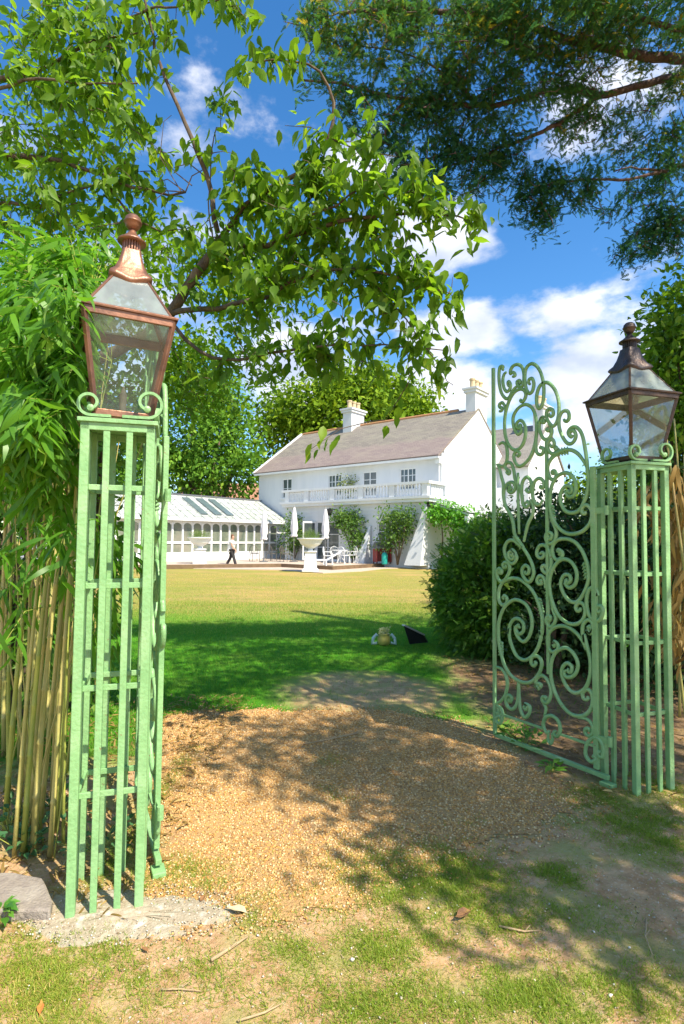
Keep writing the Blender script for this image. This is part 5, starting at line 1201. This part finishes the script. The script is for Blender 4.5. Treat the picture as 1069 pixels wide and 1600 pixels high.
# two big arching leaves low down stay part of the clump; dead leaves on the floor
# ---- dry bamboo on the right edge
for i, (px, py, H, lx) in enumerate(((1075, 1150, 2.3, -.25), (1095, 1170, 2.5, -.15), (1062, 1120, 2.1, .05), (1110, 1190, 2.6, -.3), (1085, 1100, 2.4, -.05))):
    g0 = G(px, py); t = thing('bamboo_cane', (g0.x, g0.y, 0), 'slim bamboo cane hung with brown dead leaves, '+('third', 'second', 'first', 'fifth', 'fourth')[i]+' in from the right pillar', 'bamboo', 'dry bamboo at the right edge')
    n_ = 12; pts = [(lx*(k/n_), 0, H*k/n_) for k in range(n_+1)]
    MB().tube(pts, [.012*(1-.5*k/n_) for k in range(n_+1)], 6).build('stem', MT['cane'], t, smooth=True)
    tz = rng.uniform(.55, 2.0, 16); tt = np.stack([g0.x+lx*tz/H+rng.normal(-.02, .09, 16), g0.y+rng.normal(0, .08, 16), tz], -1)
    dd = unit(np.stack([rng.normal(-.2, .5, 16), rng.normal(0, .5, 16), -np.ones(16)*.8], -1))
    V, Fc, A = sprays(tt, dd, 9, .18, .19, T_LONG, 1.2, .18); np_mesh('dead_leaves', V, Fc, MT['dry_leaf'], t, A)

# ---- climbers on the house
def climber(name, label, blobs, mat, leaf, seed, stem=None, cat='climber'):
    base = HM @ Vector((blobs[0][0][0], blobs[0][0][1], .2)); t = thing(name, base, label, cat); parts = []
    for i, (c, r, n) in enumerate(blobs):
        parts.append(clumps(tuple(HM @ Vector(c)), r, n, 12, leaf*2.4, leaf, T_DIA, .2, .5, .3, .25, None, seed+i))
        b_ = HM @ Vector(c); trunk(t, [tuple(base), tuple((base+b_)/2+Vector((.1, 0, 0))), tuple(b_)], .05, .02, nm='stem')
    V, Fc, A = merge(parts); np_mesh('foliage', V, Fc, mat, t, A); return t
climber('wall_shrub', 'bushy climber on the bay wall right of the open doors', [((4.4, -2.35, 2.2), (.75, .45, 1.0), 60), ((4.8, -2.35, 2.7), (.9, .4, .55), 60), ((4.0, -2.4, 1.2), (.55, .4, .9), 50), ((5.4, -2.35, 2.6), (.45, .3, .4), 24)], MT['climber'], .17, 71)
climber('wall_shrub', 'small leaning wall tree between the french window and the bay corner', [((1.2, -2.6, 2.3), (.8, .5, .55), 60), ((.7, -2.6, 2.8), (.6, .4, .4), 36), ((1.6, -2.6, 1.6), (.7, .5, .5), 50), ((2.0, -2.5, 2.9), (.3, .3, .5), 16)], MT['climber'], .17, 81)
climber('wall_shrub', 'green climber behind the closed parasols at the left of the bay', [((9.2, -2.3, 2.3), (.9, .4, .9), 70), ((8.7, -2.3, 1.6), (.7, .4, .6), 40), ((9.5, -2.3, 1.2), (.5, .3, .5), 26)], MT['climber'], .17, 91)
climber('balcony_plant', 'climbing plant reaching up the wall behind the balcony', [((6.45, -.35, 4.9), (.55, .25, .6), 40)], leafmat('pale_climber', (.10, .16, .06), (.22, .26, .10), (.34, .34, .16), .6, .3), .15, 101)
climber('grape_vine', 'bright green vine hanging from the glazed veranda', [((-.9, -1.7, 3.0), (.7, .5, .4), 60), ((-1.8, -1.7, 2.6), (.7, .5, .7), 80), ((-2.4, -1.2, 2.1), (.6, .7, .8), 90), ((-2.6, -1.9, 1.2), (.55, .5, .8), 70), ((-3.0, .5, 1.6), (.9, .9, .9), 90), ((-3.6, -1.2, .9), (.8, .6, .7), 60)], MT['vine'], .19, 111)
climber('conservatory_shrub', 'leafy plant standing inside the angle of conservatory and house', [((11.6, -1.2, .9), (.35, .3, .5), 14)], MT['climber'], .13, 121)

# ------------------------------------------------------------------ things on the terrace
def at(px, py, z=TZ): v = G(px, py, z); return (v.x, v.y, z)
def planter(px, py, label, z=0.03, hgt_=1.0, s=1.0):
    p = at(px, py, z); t = thing('urn_planter', p, label, 'planter', 'white urn planters on the lawn edge')
    q = MB().lathe([(.50, 0), (.50, .10), (.44, .12), (.40, .14), (.33, .86), (.40, .90), (.40, .96)], n=4, a0=PR+.45); q.build('pedestal', MT['whitetrim'], t, bevel=.01)
    q = MB().lathe([(.12, .962), (.10, 1.04), (.20, 1.10), (.46, 1.26), (.56, 1.46), (.64, 1.50), (.64, 1.55), (.56, 1.55), (.50, 1.48), (.02, 1.44)], n=24); q.build('bowl', MT['whitetrim'], t, smooth=False)
    V, Fc, A = clumps((p[0], p[1], p[2]+1.60), (.5, .5, .22), 60, 22, .18, .16, T_BLADE, .2, .7, -.4, .2, None, int(px)); np_mesh('plant', V, Fc, leafmat('planter_greens', (.07, .15, .03), (.18, .26, .05), (.30, .28, .12)), t, A)
    return t
planter(485, 893, 'nearer white urn planter on a tall pedestal in front of the parasols')
planter(312, 886, 'white urn planter standing before the conservatory left of the walking person')
def parasol(px, py, label, H=2.75):
    p = at(px, py); t = thing('closed_parasol', p, label, 'parasol', 'closed parasols on the terrace')
    MB().tube([(0, 0, 0), (0, 0, H)], .025, 8).build('pole', MT['metal'], t)
    MB().lathe([(.25, 0), (.25, .05), (.05, .08), (.04, .2)], n=16).build('base', MT['metal'], t)
    q = MB(); prof = [(.03, H), (.06, H-.05), (.12, H-.4), (.17, H-.9), (.19, H-1.25), (.13, H-1.5), (.20, H-1.62), (.15, H-1.70)]; n = 24; b0 = 0
    for i, (r_, z) in enumerate(prof):
        for k in range(n):
            a = 2*math.pi*k/n; f_ = 1+.28*math.cos(8*a+i*.5); q.v.append((r_*f_*math.cos(a), r_*f_*math.sin(a), z+(.04*math.cos(8*a) if i == len(prof)-1 else 0)))
    for i in range(len(prof)-1):
        for k in range(n): a = i*n+k; b_ = i*n+(k+1) % n; q.f.append((a, a+n, b_+n, b_))
    q.build('canopy', MT['cfabric'], t, smooth=True)
    q = MB().lathe([(.02, H), (.03, H+.03), (.015, H+.07), (.005, H+.10)], n=8); q.build('finial', MT['metal'], t)
    return t
parasol(412, 878, 'closed white parasol in front of the conservatory windows', 2.95)
parasol(459, 878, 'closed white parasol standing where conservatory meets the bay', 3.15)
parasol(508, 879, 'closed white parasol in front of the open doors of the bay', 3.05)
def chair(loc, rz, label, mat, group, first=[None, None]):
    t = thing('garden_chair', loc, label, 'chair', group, rz)
    for sx in (-.2, .2):
        for sy in (-.2, .2): MB().tube([(sx*1.15, sy*1.15, 0), (sx, sy, .44)], .018, 6).build('leg', mat, t)
    MB().lathe([(.24, .44), (.25, .455), (.24, .47)], n=16).build('seat', mat, t)
    q = MB(); pts = [(-.22, .21, .46)]+[(.24*math.cos(math.pi-k*math.pi/8), .24+.02, .68+.24*math.sin(k*math.pi/8)) for k in range(9)]+[(.22, .21, .46)]
    q.tube(pts, .018, 6)
    for k in range(-2, 3): q.tube([(k*.07, .22, .47), (k*.08, .25, .88-.03*abs(k))], .010, 5)
    q.tube([(-.24, .25, .66), (-.27, -.1, .66), (-.22, -.2, .45)], .014, 6); q.tube([(.24, .25, .66), (.27, -.1, .66), (.22, -.2, .45)], .014, 6)
    q.build('backrest', mat, t); return t
ch0 = None
cs = [(524, 879, .3, 'white metal garden chair just right of the open doors'), (538, 881, 2.4, 'white metal garden chair with its back to the lawn by the table'), (549, 880, -1.2, 'white metal garden chair at the right end of the group in front of the climber'), (513, 882, 1.5, 'white metal garden chair beside the right hand parasol pole')]
for i, (px, py, rz, lab) in enumerate(cs):
    p = at(px, py)
    if i == 0: ch0 = chair(p, rz, lab, MT['whitetrim'], 'white garden chairs on the terrace')
    else:
        c = copy_tree(ch0); c.location = p; c.rotation_euler = (0, 0, rz); c['label'] = lab
p = at(531, 880); t = thing('garden_table', p, 'round white garden table among the white chairs', 'table')
MB().lathe([(.45, .70), (.46, .715), (.45, .73)], n=24).build('tabletop', MT['whitetrim'], t)
for k in range(3): a = k*2.09; MB().tube([(.32*math.cos(a), .32*math.sin(a), 0), (.08*math.cos(a), .08*math.sin(a), .35), (.2*math.cos(a), .2*math.sin(a), .70)], .02, 6).build('leg', MT['whitetrim'], t)
dkm = surf('dark_wicker', (.10, .09, .07), (.16, .14, .11), 30, .8)
c0 = None
for i, (px, py, rz, lab) in enumerate(((398, 877, .5, 'dark garden chair in front of the conservatory left of the parasol'), (424, 877, 2.6, 'dark garden chair just right of the conservatory parasol'), (446, 878, 1.2, 'dark garden chair close to the middle parasol'))):
    p = at(px, py)
    if i == 0: c0 = chair(p, rz, lab, dkm, 'dark chairs by the conservatory')
    else:
        c = copy_tree(c0); c.location = p; c.rotation_euler = (0, 0, rz); c['label'] = lab
p = at(500, 884); t = thing('sun_lounger', p, 'white sun lounger with raised back beside the nearer urn planter', 'lounger', rz=.1)
q = MB(); q.beam((-.3, 0, .28), (.35, 0, .30), .6, .05); q.build('seat', MT['whitetrim'], t)
q = MB(); q.beam((.35, 0, .30), (1.05, 0, .72), .6, .05); q.build('backrest', MT['whitetrim'], t)
for sx in (-.25, .3):
    for sy in (-.25, .25): MB().box(sx-.03, sx+.03, sy-.03, sy+.03, 0, .26).build('leg', MT['whitetrim'], t)
# barbecue with gas bottle
p = at(597, 881); t = thing('barbecue_cart', p, 'barbecue cart with grey hood and red side panels on the terrace', 'barbecue', rz=.35)
redm = surf('red_enamel', (.32, .05, .045), (.25, .04, .04), 5, .4); tealm = surf('teal_enamel', (.02, .38, .32), (.02, .32, .27), 5, .4)
for s in (-1, 1): MB().box(s*.42-.03, s*.42+.03, -.25, .25, .1, .85).build('side_panel', redm, t)
MB().box(-.385, .385, .2, .24, .12, .84).build('back_panel', redm, t)
q = MB(); n = 10
for k in range(n+1):
    a = math.pi*k/n
    for x_ in (-.44, .44): q.v.append((x_, -.27*math.cos(a), .86+.34*math.sin(a)))
for k in range(n): q.f.append((2*k, 2*k+1, 2*k+3, 2*k+2))
q.f.append(tuple(2*k for k in range(n, -1, -1))); q.f.append(tuple(2*k+1 for k in range(n+1))); q.f.append((0, 2*n, 2*n+1, 1)); q.build('hood', MT['metal'], t, smooth=False)
MB().box(-.8, .7, -.22, .22, .85-.03, .848).build('shelf', MT['metal'], t)
for sx in (-.4, .4):
    for sy in (-.22, .22): MB().lathe([(.05, -.02), (.06, 0), (.05, .02)], (sx, sy, .06), 10, M=Matrix.Rotation(R(90), 3, 'Y')).build('wheel', MT['black'], t)
p2 = (p[0]+.10, p[1]-.55, TZ); t = thing('gas_bottle', p2, 'teal green gas bottle standing in front of the barbecue', 'gas bottle')
MB().lathe([(.14, 0), (.16, .03), (.165, .08), (.165, .48), (.15, .56), (.08, .63), (.04, .65)], n=20).build('body', tealm, t, smooth=True)
MB().lathe([(.035, .65), (.035, .70), (.06, .71), (.06, .73), (.02, .74)], n=12).build('valve', MT['metal'], t)
MB().tube([(.10, 0, .60), (.11, 0, .74), (-.11, 0, .74), (-.10, 0, .60)], .012, 6).build('handle', tealm, t)
for i, (px, py, lab, mt_) in enumerate(((642, 880, 'low teal plant pot beside the wall tree', tealm), (683, 878, 'teal blue pot under the vine at the bay corner', tealm))):
    p = at(px, py); t = thing('plant_pot', p, lab, 'plant pot', 'pots along the bay wall')
    MB().lathe([(.14, 0), (.20, .34), (.23, .35), (.23, .40), (.18, .40), (.17, .36), (.02, .35)], n=16).build('pot', mt_, t, smooth=False)
    V, Fc, A = clumps((p[0], p[1], p[2]+.55), (.22, .22, .25), 14, 14, .12, .12, T_DIA, .2, .7, 0, .2, None, i+5); np_mesh('plant', V, Fc, MT['climber'], t, A)

# ------------------------------------------------------------------ walking person
SK = surf('skin', (.55, .32, .22), (.50, .28, .19), 6, .6); WT = surf('white_cotton', (.78, .78, .76), (.70, .70, .69), 5, .85); DK = surf('dark_trousers', (.035, .033, .035), (.05, .045, .045), 6, .85); HR = surf('brown_hair', (.20, .09, .045), (.13, .06, .03), 20, .7)
def skin_mesh(name, chains, mat, parent, sub=2):
    """chains: list of [(x,y,z,r),...]; equal points weld, the first is the root"""
    idx = {}; vs = []; rs = []; es = []
    for ch in chains:
        prev = None
        for x, y, z, r_ in ch:
            k = (round(x, 4), round(y, 4), round(z, 4))
            if k not in idx: idx[k] = len(vs); vs.append((x, y, z)); rs.append(r_)
            if prev is not None and prev != idx[k]: es.append((prev, idx[k]))
            prev = idx[k]
    me = bpy.data.meshes.new(name); me.from_pydata(vs, es, []); me.materials.append(mat); o = link(name, me, parent)
    md = o.modifiers.new('s', 'SKIN'); md.use_smooth_shade = True
    for i, r_ in enumerate(rs): me.skin_vertices[0].data[i].radius = (r_, r_) if not isinstance(r_, tuple) else r_; me.skin_vertices[0].data[i].use_root = (i == 0)
    sd = o.modifiers.new('u', 'SUBSURF'); sd.levels = sub; sd.render_levels = sub
    return o
pp = at(362, 886.5, 0.03); man = thing('person', pp, 'person with brown hair in a loose white top and dark trousers walking along the terrace', 'person', rz=R(-4))
# local frame: walking towards +x
def hand(w, d, s=1):
    out = []
    w = Vector(w); d = Vector(d).normalized(); side = Vector((1, 0, 0)) - d*d.x; side.normalize(); palm = w+d*.045
    out.append([(w.x, w.y, w.z, .024), (palm.x, palm.y, palm.z, .034)])
    for i, (o_, L_) in enumerate(((-.027, .060), (-.009, .072), (.009, .068), (.026, .052))):
        a = palm+side*o_+d*.030; b_ = a+d*L_*.5; c_ = b_+d*L_*.45+Vector((.012, -.008*s, 0)); out.append([(palm.x, palm.y, palm.z, .034), (a.x, a.y, a.z, .010), (b_.x, b_.y, b_.z, .009), (c_.x, c_.y, c_.z, .008)])
    a = w+d*.03+side*.032; b_ = a+d*.04+side*.018; out.append([(w.x, w.y, w.z, .024), (a.x, a.y, a.z, .012), (b_.x, b_.y, b_.z, .009)])
    return out
Pel = (0, 0, .90, .13); Ch = (.0, 0, 1.20, .15); Nk = (.015, 0, 1.42, .055); Hd1 = (.03, 0, 1.48, .055); Hd2 = (.045, 0, 1.56, .090); Hd3 = (.035, 0, 1.63, .080)
Rw = (.26, -.22, .88); Lw = (-.10, .24, .86)
body = [[Pel, (0, 0, 1.05, .12), Ch, (.0, 0, 1.34, .10), Nk, Hd1, Hd2, Hd3],
        [(.0, 0, 1.34, .10), (0, -.17, 1.34, .055), (.06, -.21, 1.12, .045), (Rw[0]-.03, Rw[1], Rw[2]+.04, .032), (Rw[0], Rw[1], Rw[2], .024)],
        [(.0, 0, 1.34, .10), (0, .17, 1.34, .055), (-.10, .22, 1.12, .045), (Lw[0]-.02, Lw[1], Lw[2]+.04, .032), (Lw[0], Lw[1], Lw[2], .024)],
        [Pel, (.02, -.09, .85, .095), (.14, -.10, .48, .062), (.25, -.10, .12, .045), (.27, -.10, .07, .042), (.40, -.11, .05, .030)],
        [Pel, (-.02, .09, .85, .095), (-.10, .10, .48, .062), (-.30, .10, .15, .045), (-.31, .10, .08, .042), (-.20, .11, .035, .030)]]
body += hand(Rw, (.10, 0, -1)); body += hand(Lw, (.05, 0, -1), -1)
skin_mesh('body', body, SK, man)
top = skin_mesh('white_top', [[(-.02, 0, 1.06, (.17, .20)), (-.01, 0, 1.22, (.17, .18)), (0, 0, 1.35, (.115, .13)), (.01, 0, 1.405, .07)], [(-.02, 0, 1.06, (.17, .20)), (-.06, 0, .86, (.20, .22)), (-.08, 0, .76, (.20, .22))], [(0, 0, 1.35, (.115, .13)), (0, -.17, 1.34, .075), (.03, -.20, 1.22, .066)], [(0, 0, 1.35, (.115, .13)), (0, .17, 1.34, .075), (-.05, .205, 1.22, .066)]], WT, man)
skin_mesh('trousers', [[(0, 0, .90, .15), (.02, -.09, .84, .115), (.14, -.10, .48, .082), (.245, -.10, .13, .075)], [(0, 0, .90, .15), (-.02, .09, .84, .115), (-.10, .10, .48, .082), (-.29, .10, .16, .075)]], DK, man)
skin_mesh('hair', [[(.0, 0, 1.50, .05), (-.015, 0, 1.60, .088), (.025, 0, 1.66, .085), (.075, 0, 1.675, .05)]], HR, man)
for x_, y_, z_, a_ in ((.25, -.10, .035, .15), (-.33, .10, .06, -.55)):
    M_ = Matrix.Translation((x_, y_, z_)) @ Matrix.Rotation(-a_, 4, 'Y')
    q = MB(); q.lathe([(.02, -.035), (.055, -.03), (.05, .01), (.035, .05), (.01, .055)], (0, 0, 0), 12); q.v = [(v[0]*2.3+.07, v[1]*.95, v[2]*(1 if v[0] < .02 else .8)) for v in q.v]; q.build('shoe', DK, man, M=M_, smooth=True)
q = MB().lathe([(.004, -.012), (.012, 0), (.004, .016)], (.135, 0, 1.565), 8); q.build('nose', SK, man, smooth=True)
for s in (-1, 1): MB().lathe([(.003, -.006), (.008, 0), (.003, .006)], (.118, s*.032, 1.59), 8).build('eye', MT['black'], man)
MB().box(.118, .126, -.022, .022, 1.522, 1.530).build('mouth', surf('lips', (.4, .16, .13)), man)
for s in (-1, 1): MB().lathe([(.004, -.028), (.014, 0), (.006, .03)], (.03, s*.088, 1.56), 8).build('ear', SK, man, smooth=True)

# ------------------------------------------------------------------ small things on the lawn and the floor
p = G(600, 1008); t = thing('garden_ornament', (p.x, p.y, hz(p.x, p.y)), 'small yellow flowered pot with pale blue handles on the shaded lawn', 'ornament')
MB().lathe([(.06, 0), (.085, .02), (.095, .10), (.075, .15), (.085, .16), (.08, .17), (.02, .165)], n=16).build('pot', surf('mustard_glaze', (.55, .48, .12), (.42, .36, .10), 12, .35), t, smooth=True)
for s in (-1, 1): MB().tube([(s*.10, 0, .03), (s*.17, .0, .02), (s*.155, 0, .10), (s*.11, 0, .155), (s*.085, 0, .13)], [.022, .026, .026, .02, .012], 8).build('handle', surf('pale_blue_glaze', (.40, .58, .62), (.55, .66, .66), 15, .35), t, smooth=True)
V, Fc, A = clumps((p.x, p.y, .20), (.09, .09, .035), 26, 8, .03, .035, T_DIA, .2, .7, 0, .2, None, 3); np_mesh('flowers', V, Fc, leafmat('cream_petals', (.35, .40, .15), (.75, .70, .55), (.85, .82, .74)), t, A)
a = G(648, 1010); t = thing('tilted_board', (a.x, a.y, 0), 'black tilted board with pale top edge leaning out of the conifer bush', 'board')
q = MB(); A_ = P(631, 978, a.y); B_ = P(655, 990, a.y+.2); C__ = P(700, 1010, a.y+.5); D_ = P(636, 1002, a.y)
A_, B_, D_ = Vector(A_), Vector(P(662, 993, a.y+.2)), Vector(P(640, 1006, a.y)); E_ = Vector(P(668, 1010, a.y+.2)); E_.z = .02; D_.z = .03
off = Vector((.02, .05, 0)); q.add([A_, B_, E_, D_, A_+off, B_+off, E_+off, D_+off], [(0, 1, 2, 3), (7, 6, 5, 4), (0, 4, 5, 1), (1, 5, 6, 2), (2, 6, 7, 3), (3, 7, 4, 0)]); q.build('panel', MT['black'], t, world=True)
q = MB().beam(A_+Vector((0, .02, .008)), B_+Vector((0, .02, .008)), .07, .022); q.build('edge_strip', surf('pale_edge', (.5, .5, .48)), t, world=True)
# stone slab
a = G(-60, 1443); b_ = G(78, 1440); c = G(66, 1388); d = G(-40, 1380); t = thing('stone_slab', ((a.x+b_.x)/2, a.y, 0), 'flat grey stone slab lying at the foot of the bamboo', 'slab')
H_ = .045; q = MB(); pts = [a, b_, G(82, 1425), G(72, 1400), c, G(20, 1378), d]; n = len(pts)
q.add([(p_.x, p_.y, -.01) for p_ in pts]+[(p_.x, p_.y, H_+rng.uniform(-.003, .003)) for p_ in pts], [tuple(range(n-1, -1, -1)), tuple(range(n, 2*n))]+[(i, (i+1) % n, (i+1) % n+n, i+n) for i in range(n)])
q.build('slab', MT['stone'], t, world=True, bevel=.008)
# weathered concrete footing under the left pillar
cc = G(185, 1440); t = thing('concrete_footing', (cc.x, cc.y, 0), 'rough whitish concrete footing with splashed green paint under the left pillar', 'footing')
n = 90; vs = [(0, 0, .016)]; fs = []; prof = ((.25, .012), (.5, .011), (.7, .009), (.88, .004), (1.0, -.010))
for k in range(n):
    a_ = 2*math.pi*k/n; rad = 1+.12*math.sin(3*a_+1)+.09*math.sin(7*a_+2)+.05*math.sin(13*a_)+.03*math.sin(29*a_)
    for f_, z_ in prof: x_ = f_*rad*.47*math.cos(a_); y_ = f_*rad*.17*math.sin(a_)+.05; vs.append((x_, y_, z_+(.0015*math.sin(23*a_+f_*9)+.002*math.sin(9*a_+f_*5) if f_ < 1 else 0)+hz(cc.x+x_, cc.y+y_)))
m_ = len(prof)
for k in range(n):
    j = (k+1) % n; fs.append((0, 1+k*m_, 1+j*m_))
    for i in range(m_-1): fs.append((1+k*m_+i, 1+k*m_+i+1, 1+j*m_+i+1, 1+j*m_+i))
MB().add(vs, fs).build('footing', MT['conc'], t, smooth=True)
n = 900; a = rng.uniform(0, 6.28, n); r_ = np.sqrt(rng.uniform(0, 1.3, n)); x = cc.x+.47*r_*np.cos(a); y = cc.y+.05+.17*r_*np.sin(a)
chips('crumbs', x, y, rng.uniform(.002, .007, n), chipmat('crumb_colours', [(.25, .17, .10), (.5, .42, .3), (.7, .66, .56)]), .010)
# twigs, dead leaves
tw = [((330, 1506), (388, 1470), .007, 'straight dry tan twig on the grass right of the concrete footing'), ((372, 1600), (440, 1572), .004, 'thin dry twig at the bottom edge of the picture'), ((560, 1146), (470, 1163), .006, 'slender pale stick lying on the far end of the gravel'), ((0, 1392), (48, 1355), .010, 'thick pale stick behind the stone slab'), ((780, 1452), (845, 1460), .004, 'short curved brown twig on the bare soil'), ((250, 1548), (315, 1552), .003, 'fine straw stalk in the foreground grass'), ((1010, 1440), (1020, 1500), .004, 'reddish twig on the bare soil at the right')]
for (x0, y0), (x1, y1), r_, lab in tw:
    a = G(x0, y0); b_ = G(x1, y1); t = thing('twig', ((a.x+b_.x)/2, (a.y+b_.y)/2, 0), lab, 'twig', 'dry twigs on the ground')
    m_ = (a+b_)/2+Vector((rng.normal(0, .01), rng.normal(0, .01), 0)); pts = [(v.x, v.y, hz(v.x, v.y)+r_+.006) for v in (a, (a+m_)/2, m_, (m_+b_)/2, b_)]
    q = MB().tube(pts, [r_*.9, r_, r_*.85, r_*.7, r_*.4], 6); q.tube([pts[2], (pts[2][0]+.03, pts[2][1]+.02, pts[2][2]+.012)], r_*.4, 5); q.build('stem', MT['twig'], t, world=True, smooth=True)
for px, py, s_, rz, lab, m_ in ((386, 1432, .09, 1.3, 'pale yellow dead leaf standing up on the grass edge', MT['clay']), (735, 1428, .10, 2.3, 'dark brown dead leaf on the soil in front of the gravel', MT['brleaf']), (62, 1590, .05, .4, 'orange dead leaf in the bottom left corner', surf('orange_leaf', (.6, .22, .05), (.5, .18, .05))), (320, 1400, .05, 3, 'small brown leaf by the foot of the left pillar', MT['brleaf']), (232, 1490, .04, 1, 'brown leaf on the lower rim of the concrete', MT['brleaf'])):
    p = G(px, py); t = thing('dead_leaf', (p.x, p.y, hz(p.x, p.y)+.008), lab, 'leaf', 'dead leaves on the ground', rz)
    tv, tf = T_BROAD; q = MB(); q.add([(v[0]*s_*.9, v[1]*s_, abs(v[2])*s_+.25*s_*abs(v[0])*2+.002) for v in tv], [tuple(f) for f in tf]); q.build('blade', m_, t)
    MB().tube([(0, 0, .002), (0, -.3*s_, .006)], .001, 4).build('stalk', m_, t)
# weeds by the gate and ivy by the bamboo
def weed(px, py, n, L, label, mat, group, rx=.12, h=.06, name='leafy_weed'):
    p = G(px, py); t = thing(name, (p.x, p.y, hz(p.x, p.y)), label, 'weed', group)
    a = rng.uniform(0, 6.28, n); r_ = rng.uniform(0, rx, n); pos = np.stack([p.x+r_*np.cos(a), p.y+r_*np.sin(a), rng.uniform(.01, h, n)+hgt(p.x, p.y)], -1)
    d = unit(np.stack([np.cos(a+rng.normal(0, .5, n)), np.sin(a+rng.normal(0, .5, n)), rng.uniform(-.1, .8, n)], -1)); nr = unit(rng.normal(0, .3, (n, 3))+np.array([0, 0, 1]))
    V, Fc = scatter(*T_BROAD, pos, d, nr, L*rng.uniform(.6, 1.2, n)); np_mesh('leaves', V, Fc, mat, t, rep(rng.uniform(0, 1, n), T_BROAD[0]))
    q = MB()
    for k in range(min(n, 30)): q.tube([(p.x, p.y, hz(p.x, p.y)-.01), tuple(pos[k])], .0018, 4, cap=False)
    q.build('stems', MT['cane2'], t, world=True); return t
wl = leafmat('weed_leaves', (.06, .20, .02), (.14, .32, .04), (.22, .40, .06), .5, .35)
weed(820, 1170, 46, .075, 'bright leafy weed under the middle of the open gate leaf', wl, 'weeds along the gate', .16, .11)
weed(800, 1152, 34, .065, 'leafy weed under the free corner of the open gate leaf', wl, 'weeds along the gate', .14, .09)
weed(862, 1208, 16, .085, 'small broad leaved weed on the gravel edge nearest the gate hinge', wl, 'weeds along the gate', .06, .06)
weed(785, 1140, 26, .05, 'low weed behind the bottom rail at the gate free end', wl, 'weeds along the gate', .16, .06)
iv = leafmat('ivy_leaves', (.04, .14, .05), (.10, .24, .09), (.18, .33, .12), .5, .3)
weed(42, 1330, 60, .055, 'blue green ground ivy at the foot of the bamboo', iv, 'ground plants by the bamboo', .15, .12, 'ground_ivy')
weed(14, 1300, 50, .055, 'ground ivy at the left edge behind the stone slab', iv, 'ground plants by the bamboo', .17, .13, 'ground_ivy')
weed(4, 1440, 18, .06, 'small green weed in front of the stone slab at the left edge', wl, 'ground plants by the bamboo', .05, .07)
weed(150, 1330, 50, .05, 'dark ground ivy growing inside the left pillar', iv, 'ground plants by the bamboo', .2, .14, 'ground_ivy')
weed(90, 1270, 60, .05, 'ground ivy spreading behind the left pillar', iv, 'ground plants by the bamboo', .25, .14, 'ground_ivy')
# leaf litter under bamboo and shrubs
n = 5200; x = np.concatenate([rng.uniform(-2.6, -.85, n//2), rng.uniform(1.4, 4.4, n//2)]); y = np.concatenate([rng.uniform(2.35, 5.5, n//2), rng.uniform(3.2, 7.5, n//2)])
a = rng.uniform(0, 6.28, n); d = np.stack([np.cos(a), np.sin(a), rng.normal(0, .25, n)], -1); nr = unit(rng.normal(0, .3, (n, 3))+np.array([0, 0, 1]))
V, Fc = scatter(*T_LONG, np.stack([x, y, hgt(x, y)+rng.uniform(.006, .03, n)], -1), d, nr, rng.uniform(.03, .10, n)); tag(np_mesh('leaf_litter', V, Fc, MT['dry_leaf'], None, rep(rng.uniform(0, 1, n), T_LONG[0])), kind='stuff')
